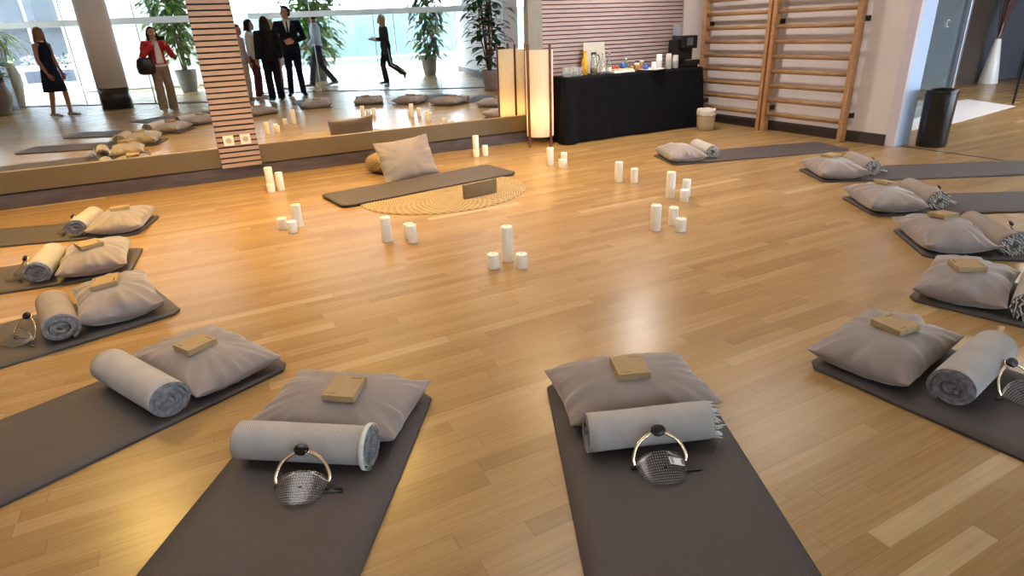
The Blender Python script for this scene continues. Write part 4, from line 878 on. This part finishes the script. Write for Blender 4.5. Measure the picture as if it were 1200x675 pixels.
def person(name, label, loc, H, face, P, skin='skin', voxel=.0075):
    """P: pose & clothes. Local frame: facing +y, x to the person's right. returns body object"""
    s = H/1.72; g = lambda k, d: V3(*P.get(k, d))
    hip = {1: g('hipR', (.088, 0, .90)), -1: g('hipL', (-.088, 0, .90))}
    knee = {1: g('kneeR', (.095, .02, .49)), -1: g('kneeL', (-.095, .02, .49))}
    ank = {1: g('ankR', (.10, -.02, .085)), -1: g('ankL', (-.10, -.02, .085))}
    toe = {1: g('toeR', (.12, .15, .03)), -1: g('toeL', (-.12, .15, .03))}
    wd = P.get('wide', 1.0)
    sh = {1: V3(.175*wd, 0, 1.40), -1: V3(-.175*wd, 0, 1.40)}
    elb = {1: g('elbR', (.235, -.02, 1.12)), -1: g('elbL', (-.235, -.02, 1.12))}
    wri = {1: g('wriR', (.24, .06, .88)), -1: g('wriL', (-.24, .06, .88))}
    fem = P.get('fem', True)
    tors = [(.88, .150, .105), (.96, .165 if fem else .155, .115), (1.09, .122 if fem else .140, .092), (1.25, .145 if fem else .165, .108), (1.36, .150*wd, .100), (1.425, .095, .072), (1.47, .054, .055), (1.53, .050, .054)]
    by = P.get('lean', 0.0)
    ty = lambda z: by*(z-.9)
    def body_parts(bm, grow=0.0, parts=('torso', 'arms', 'legs', 'head', 'hands')):
        if 'torso' in parts: tube(bm, [(0, ty(z), z) for z, a, b in tors], [(a+grow, b+grow) for z, a, b in tors], 18, ref=(1, 0, 0), dome=False)
        for k in (1, -1):
            if 'arms' in parts: tube(bm, [(.12*k*wd, ty(1.39), 1.385), sh[k]+V3(0, ty(1.4), -.01), sh[k].lerp(elb[k], .5), elb[k], elb[k].lerp(wri[k], .35), wri[k]], [.055+grow, .052+grow, .042+grow, .036+grow, .036+grow, .024+grow], 12, dome=True)
            if 'legs' in parts: tube(bm, [hip[k]+V3(0, 0, .06), hip[k]-V3(0, 0, .06), hip[k].lerp(knee[k], .5), knee[k], knee[k].lerp(ank[k], .3), ank[k]], [.080+grow, .083+grow, .068+grow, .050+grow, .052+grow, .034+grow], 14, dome=True)
            if 'legs' in parts: tube(bm, [ank[k]+V3(0, -.03, -.045), ank[k].lerp(toe[k], .5)+V3(0, 0, -.012), toe[k]], [(.034+grow, .032), (.040+grow, .030), (.036+grow, .020)], 10, dome=True, ref=(1, 0, 0))
            if 'hands' in parts:
                d = P.get('hd'+('R' if k > 0 else 'L')); d = V3(*d) if d else (wri[k]-elb[k])
                nn = V3(*P.get('hn'+('R' if k > 0 else 'L'), (-k, 0.2, 0)))
                dd = d.normalized(); n2 = (nn-dd*nn.dot(dd)).normalized(); sd = 1 if dd.cross(n2).dot(V3(*P.get('ht'+('R' if k > 0 else 'L'), (0, 1, .3)))) > 0 else -1
                hand(bm, wri[k], d, nn, sd, P.get('curl', .45), 1.0)
    hz = P.get('hturn', 0.0); hx = P.get('hnod', 0.0); hc = V3(P.get('hoff', 0), .022+ty(1.6), 1.60); HM = Matrix.Translation(hc) @ Matrix.Rotation(hz, 4, 'Z') @ Matrix.Rotation(-hx, 4, 'X')
    def head_(bm):
        vs = ball(bm, (0, 0, 0), (1, 1, 1), 28)
        for v in vs:
            x, y, z = v.co; w_ = .076*(1-.10*max(0, -z))*(1-.22*max(0, -z-.35)); dpt = .094; zz = z*.118
            if y > 0 and z < 0: y *= 1-.05*max(0, -z)
            v.co = HM @ Vector((x*w_, y*dpt*(1 if y < 0 else .95), zz))
        tube(bm, [HM @ Vector((0, .084, .012)), HM @ Vector((0, .098, -.018)), HM @ Vector((0, .104, -.034)), HM @ Vector((0, .090, -.042))], [.007, .010, .013, .010], 8, dome=True)
        ball(bm, HM @ Vector((0, .078, -.096)), (.026, .020, .020), 12)
        tube(bm, [HM @ Vector((-.022, .088, -.066)), HM @ Vector((0, .094, -.064)), HM @ Vector((.022, .088, -.066))], [.005, .008, .005], 8, dome=True)
        for k in (1, -1):
            ball(bm, HM @ Vector((k*.078, -.006, -.008)), (.010, .020, .032), 10)
            tube(bm, [HM @ Vector((k*.014, .088, .026)), HM @ Vector((k*.048, .074, .028))], .009, 8, dome=True)
            ball(bm, HM @ Vector((k*.042, .066, -.030)), (.024, .018, .022), 10)
    bm = BM(); body_parts(bm); head_(bm); tube(bm, [(0, ty(1.42), 1.42), (0, ty(1.5)+.004, 1.50), hc+V3(0, -.012, -.06)], [.056, .052, .055], 12)
    for v in bm.verts: v.co *= s
    o = remesh(bm, voxel*s, skin, name); o.location = loc; o.rotation_euler = (0, 0, face); tag(o, label, 'person')
    def sc(bm):
        for v in bm.verts: v.co *= s
        return bm
    for k in (1, -1):
        bm = BM(); ball(bm, HM @ Vector((k*.031, .0815, .008)), (.013, .007, .008), 10); obj('eye', sc(bm), 'eye', o)
    bm = BM(); tube(bm, [HM @ Vector((-.021, .0925, -.065)), HM @ Vector((0, .1005, -.064)), HM @ Vector((.021, .0925, -.065))], [.003, .006, .003], 8, dome=True); obj('mouth', sc(bm), 'lip', o)
    # hair
    hm, hl = P.get('hair', ('hairb', .0)); bm = BM(); vs = ball(bm, (0, 0, 0), 1, 28)
    for v in vs: v.co = Vector((v.co.x*.089, v.co.y*.107-.008, v.co.z*.122+.008))
    kill = [v for v in bm.verts if (v.co.y > .028 and v.co.z < .062-.25*max(0, abs(v.co.x)-.05)) or v.co.z < -.085 or (v.co.y > .0 and v.co.z < -.03 and abs(v.co.x) < .06)]
    bmesh.ops.delete(bm, geom=kill, context='VERTS'); bmesh.ops.solidify(bm, geom=bm.faces[:], thickness=.010)
    for v in bm.verts: v.co = HM @ v.co
    if hl > 0:
        R_ = []; nn_ = 22
        for i in range(9):
            f = i/8; z = .04-f*hl; ring = []
            for q in range(nn_+1):
                a = math.radians(-200+220*q/nn_) if False else math.radians(170+200*q/nn_)
                r = (.092+.030*math.sin(f*PI*.6)+.010*noise.noise(Vector((q*.5, f*4, 1)))); rx_ = r*(1-.12*f*f)
                ring.append(HM @ Vector((rx_*math.cos(a), -.012+(.088+.035*f+.006*noise.noise(Vector((q*.6, f*5, 9))))*math.sin(a), z)))
            inner = [HM @ ((HM.inverted() @ p).lerp(Vector((0, -.03, z)), .18)) for p in ring][::-1]
            R_.append(ring+inner)
        rings(bm, R_)
    obj('hair', sc(bm), hm, o)
    vx = .010*s
    for c in P.get('clothes', ()):
        bm = BM(); kind = c[0]
        if kind == 'top':      # (kind, material, name, z_low, sleeve 0..1, grow, open)
            zl, sl, gr = c[3], c[4], c[5]; zz = sorted(set([zl]+[z for z, a, b in tors if zl < z < 1.44]+[1.445]))
            def intp(z):
                for (z0, a0, b0), (z1, a1, b1) in zip(tors, tors[1:]):
                    if z0 <= z <= z1: f = (z-z0)/(z1-z0); return a0+(a1-a0)*f, b0+(b1-b0)*f
                return tors[0][1]*1.02, tors[0][2]*1.05
            L_ = []
            for z in zz: a, b = intp(z); L_.append((z, a+gr*(1.5 if z < 1.2 else 1), b+gr*(1.4 if z < 1.2 else 1)))
            tube(bm, [(0, ty(z), z) for z, a, b in L_], [(a, b) for z, a, b in L_], 22, ref=(1, 0, 0))
            for k in (1, -1):
                if sl > 0:
                    e = elb[k].lerp(wri[k], max(0, sl-.5)*2*.97) if sl > .5 else sh[k].lerp(elb[k], sl*2)
                    pts = [V3(.10*k*wd, ty(1.38), 1.375), sh[k]+V3(0, ty(1.4), -.01), sh[k].lerp(elb[k], .5)] + ([elb[k], e] if sl > .5 else [e])
                    tube(bm, pts, ([.058+gr, .056+gr, .048+gr, .042+gr, .031+gr] if sl > .5 else [.058+gr, .056+gr, .048+gr, .044+gr]), 12, dome=False)
            remesh(sc(bm), vx, c[1], c[2], o, 2)
        elif kind == 'pants':  # (kind, material, name, grow_thigh, grow_hem)
            tube(bm, [(0, ty(z), z) for z in (.86, .96, 1.05)], [(.158, .115), (.172 if fem else .163, .124), (.138 if fem else .150, .106)], 20, ref=(1, 0, 0))
            for k in (1, -1):
                a = ank[k]+V3(0, .0, -.035)
                tube(bm, [hip[k]+V3(0, 0, .05), hip[k]-V3(0, 0, .06), hip[k].lerp(knee[k], .5), knee[k], knee[k].lerp(ank[k], .5), a], [.088+c[3], .092+c[3], .078+c[3], .060+(c[3]+c[4])/2, .052+c[4]*.9, .046+c[4]], 14)
            remesh(sc(bm), vx, c[1], c[2], o, 2)
        elif kind == 'skirt':  # (kind, material, name, z_top, z_low, flare)
            z1, z0, fl = c[3:6]; R_ = []
            for i in range(9):
                f = i/8; z = z1+(z0-z1)*f; ax = .138+(.175+fl-.138)*min(1, f*1.2)+fl*.3*f; ay = .102+(.130+fl-.102)*min(1, f*1.2)+fl*.3*f
                R_.append([Vector((ax*math.cos(2*PI*q/48)*(1+.035*f*math.sin(q*2*PI*9/48)), ty(z)+ay*math.sin(2*PI*q/48)*(1+.05*f*math.sin(q*2*PI*9/48)), z)) for q in range(48)])
            rings(bm, R_); obj(c[2], sc(bm), c[1], o)
        elif kind == 'shoes':
            for k in (1, -1):
                b = BM(); tube(b, [ank[k]+V3(0, -.042, -.040), ank[k].lerp(toe[k], .45)+V3(0, 0, -.018), toe[k]+V3(0, .015, -.002)], [(.041, .040), (.046, .036), (.040, .024)], 12, dome=True, ref=(1, 0, 0))
                if k in (1, -1) and len(c) > 3 and c[3]: box(b, -.02, .02, -.02, .02, -.035, .02, mx=Matrix.Translation(ank[k]+V3(0, -.045, -.055)))
                obj(c[2], sc(b), c[1], o)
            bm.free()
        elif kind == 'collar':
            tube(bm, [(0, ty(1.45), 1.432), (0, ty(1.47)+.004, 1.468)], [(.078, .074), (.060, .060)], 18, ref=(1, 0, 0)); obj(c[2], sc(bm), c[1], o)
        elif kind == 'front':  # shirt front and tie strip lying on the chest: (kind, material, name, half width top, z_low, depth)
            zt, zl, hw, off = 1.44, c[4], c[3], c[5]; R_ = []
            for i in range(9):
                f = i/8; z = zt+(zl-zt)*f; y = off+(.075+.045*math.sin(min(1, f*1.5)*PI*.5)); ww = hw*((1-f)*1.0+.15) if c[6] else hw*(.6+.4*f)
                R_.append([Vector((x, y+ty(z)-.18*x*x*8, z)) for x in (-ww, 0, ww)]+[Vector((x, y+ty(z)-.18*x*x*8-.012, z)) for x in (ww, 0, -ww)])
            rings(bm, R_); obj(c[2], sc(bm), c[1], o)
        elif kind == 'stripe':
            for k in (1, -1):
                b = BM(); q = V3(.082*k, 0, 0); r_ = lambda p, r: p+V3(k*r, 0, 0)
                tube(b, [r_(hip[k], .090), r_(hip[k].lerp(knee[k], .5), .083), r_(knee[k], .070), r_(knee[k].lerp(ank[k], .5), .066), r_(ank[k], .062)], [(.012, .014)]*5, 8); obj(c[2], sc(b), c[1], o)
            bm.free()
    return o
# the photographer, right behind the camera
fa = -YAW*.6
ph = person('person', 'woman in red jacket and khaki trousers holding up a phone', (-.16, -.40, 0), 1.62, fa, dict(hair=('hairb', .20), lean=.02, hnod=-.12,
    elbR=(.30, .06, 1.14), wriR=(.150, .255, 1.385), elbL=(-.30, .06, 1.14), wriL=(-.09, .255, 1.385), hdR=(-.25, .5, .8), hdL=(.25, .5, .8), hnR=(-1, .2, -.2), hnL=(1, .2, -.2), htR=(0, -1, .2), htL=(0, -1, .2), curl=.55,
    kneeL=(-.10, .03, .49), kneeR=(.10, .05, .49),
    clothes=[('pants', 'khaki', 'trousers', .012, .045), ('top', 'whitec', 'shirt', .93, 0, .010), ('top', 'redj', 'jacket', .98, 1, .022), ('front', 'whitec', 'shirt_front', .075, 1.0, .062, False), ('shoes', 'shoe', 'shoe')]), 'skin', .0065)
back = -fw
bm = BM(); box(bm, -.078, .078, -.037, .037, -.0042, .0042, .003); o = obj('phone', bm, 'black'); o.matrix_world = Matrix.Translation(Vector((0, 0, 1.4))-fw*.016-rt*.0+dn*.0) @ R3.to_4x4(); tag(o, 'dark smartphone held sideways in both hands of the photographer', 'phone')
bm = BM(); box(bm, -.072, .072, -.033, .033, -.0002, .0003, mx=Matrix.Translation((0, 0, .0044))); obj('screen', bm, 'slate', o)
bg_ = thing('shoulder_bag', 'black leather shoulder bag hanging at the side of woman in red', 'bag', (-.385, -.20, .745), .1)
bm = BM(); lathe(bm, [(.10, 0), (.155, .03), (.17, .15), (.14, .28), (.09, .32), (.002, .32)], 26, mx=Matrix.Diagonal((1.0, .5, 1, 1))); obj('bag_body', bm, 'leather', bg_)
bm = BM(); tube(bm, smooth([(.10, 0, .27), (.15, .01, .42), (.13, .02, .56), (.07, 0, .56), (-.03, 0, .42), (-.10, 0, .27)], 5), (.012, .005), 8); obj('bag_strap', bm, 'leather', bg_)
person('person', 'woman with long hair in black knee-length dress reflected at left', (-2.10, -1.10, 0), 1.68, math.radians(-58), dict(hair=('hairm', .30), hturn=.15, wriL=(-.20, .10, .86), elbL=(-.215, .0, 1.12), wriR=(.21, .08, .86), elbR=(.215, 0, 1.12), kneeR=(.09, .13, .48), ankR=(.09, .12, .085), toeR=(.10, .28, .03), ankL=(-.09, -.12, .085), kneeL=(-.09, -.02, .48), toeL=(-.10, .04, .03),
    clothes=[('top', 'navy', 'dress_top', 1.0, 0, .010), ('skirt', 'navy', 'dress_skirt', 1.10, .50, .045), ('collar', 'whitec', 'collar'), ('shoes', 'shoe', 'sandal')]), 'skind')
person('person', 'woman in pale trousers half hidden by the slatted column', (1.50, -1.28, 0), 1.62, math.radians(-60), dict(hair=('hairb', .24), clothes=[('pants', 'beige', 'trousers', .01, .03), ('top', 'pinkd', 'blouse', .92, 1, .015), ('shoes', 'shoe', 'shoe')]), 'skin', .009)
person('person', 'woman in white blouse and dark red trousers in the reflected group', (1.80, -1.62, 0), 1.72, math.radians(-75), dict(hair=('hairb', .16), elbR=(.22, .02, 1.12), wriR=(.16, .22, 1.0), hturn=-.1, clothes=[('pants', 'maroon', 'trousers', .012, .03), ('top', 'whitec', 'blouse', .95, 1, .022), ('shoes', 'whitec', 'shoe')]), 'skin', .009)
person('person', 'person in black suit with long dark hair seen from behind in mirror', (2.04, -.72, 0), 1.76, math.radians(168), dict(hair=('hairb', .34), wide=1.08, clothes=[('pants', 'blackc', 'trousers', .014, .030), ('top', 'blackc', 'jacket', .82, 1, .026), ('shoes', 'black', 'shoe')]), 'skin', .009)
person('person', 'blonde woman in pale dress beyond the man in the navy suit', (2.50, -3.30, 0), 1.74, math.radians(-140), dict(hair=('hairl', .22), ankR=(.09, .12, .085), toeR=(.10, .29, .03), kneeR=(.09, .12, .48), clothes=[('top', 'pinkd', 'dress_top', 1.0, .3, .012), ('skirt', 'pinkd', 'dress_skirt', 1.10, .62, .04), ('shoes', 'shoe', 'shoe')]), 'skin', .010)
person('person', 'man in navy suit and tie with hands clasped in front', (2.64, -1.50, 0), 1.98, math.radians(10), dict(fem=False, wide=1.12, hair=('hairb', 0), hturn=.7, elbR=(.285, .02, 1.13), elbL=(-.285, .02, 1.13), wriR=(.07, .20, 1.06), wriL=(-.075, .20, 1.075), hdR=(-.9, .25, -.2), hdL=(.9, .25, -.2), hnR=(0, -1, 0), hnL=(0, -1, 0), htR=(0, 0, 1), htL=(0, 0, 1), curl=.7, ankR=(.12, -.02, .085), ankL=(-.13, -.04, .085), toeR=(.17, .14, .03), toeL=(-.17, .12, .03),
    clothes=[('pants', 'navy', 'trousers', .006, .012), ('top', 'navy', 'suit_jacket', .84, 1, .020), ('front', 'whitec', 'shirt_front', .060, 1.18, .030, True), ('front', 'blackc', 'tie', .020, 1.16, .040, False), ('collar', 'whitec', 'collar'), ('shoes', 'black', 'shoe')]), 'skin', .008)
person('person', 'man in light blue shirt and dark trousers walking beyond the glass', (3.68, -3.62, 0), 1.92, math.radians(100), dict(fem=False, wide=1.08, hair=('hairb', 0), hturn=.2, kneeR=(.09, .16, .50), ankR=(.09, .24, .085), toeR=(.10, .40, .04), kneeL=(-.09, -.04, .48), ankL=(-.09, -.32, .12), toeL=(-.10, -.17, .03), elbL=(-.24, -.08, 1.13), wriL=(-.22, .02, .90), elbR=(.24, .04, 1.12), wriR=(.2, .2, .95),
    clothes=[('pants', 'jean', 'trousers', .010, .022), ('top', 'bluesh', 'shirt', .93, 1, .016), ('shoes', 'shoe', 'shoe')]), 'skind', .009)
pw = person('person', 'blonde woman in black with white trouser stripe walking beyond the glass', (5.32, -2.75, 0), 1.76, math.radians(92), dict(hair=('hairl', .36), lean=.04, hnod=-.15, elbL=(-.22, .02, 1.14), wriL=(-.12, .26, 1.12), elbR=(.22, .04, 1.14), wriR=(.12, .26, 1.12), hdL=(.3, .9, .2), hdR=(-.3, .9, .2), kneeL=(-.085, .10, .49), ankL=(-.08, .04, .085), toeL=(-.085, .21, .03), kneeR=(.085, -.06, .50), ankR=(.085, -.40, .30), toeR=(.09, -.44, .14),
    clothes=[('pants', 'blackc', 'trousers', .008, .030), ('top', 'blackc', 'top', .88, 1, .014), ('stripe', 'whitec', 'white_stripe'), ('shoes', 'black', 'heeled_shoe', True)]), 'skin', .009)
bm = BM(); box(bm, -.036, .036, -.075, .075, -.004, .004, .003); o = obj('phone', bm, 'black'); place(o, (5.32-.37, -2.75, 1.17), (0, math.radians(25), math.radians(92))); tag(o, 'small dark phone held by the blonde woman walking', 'phone')
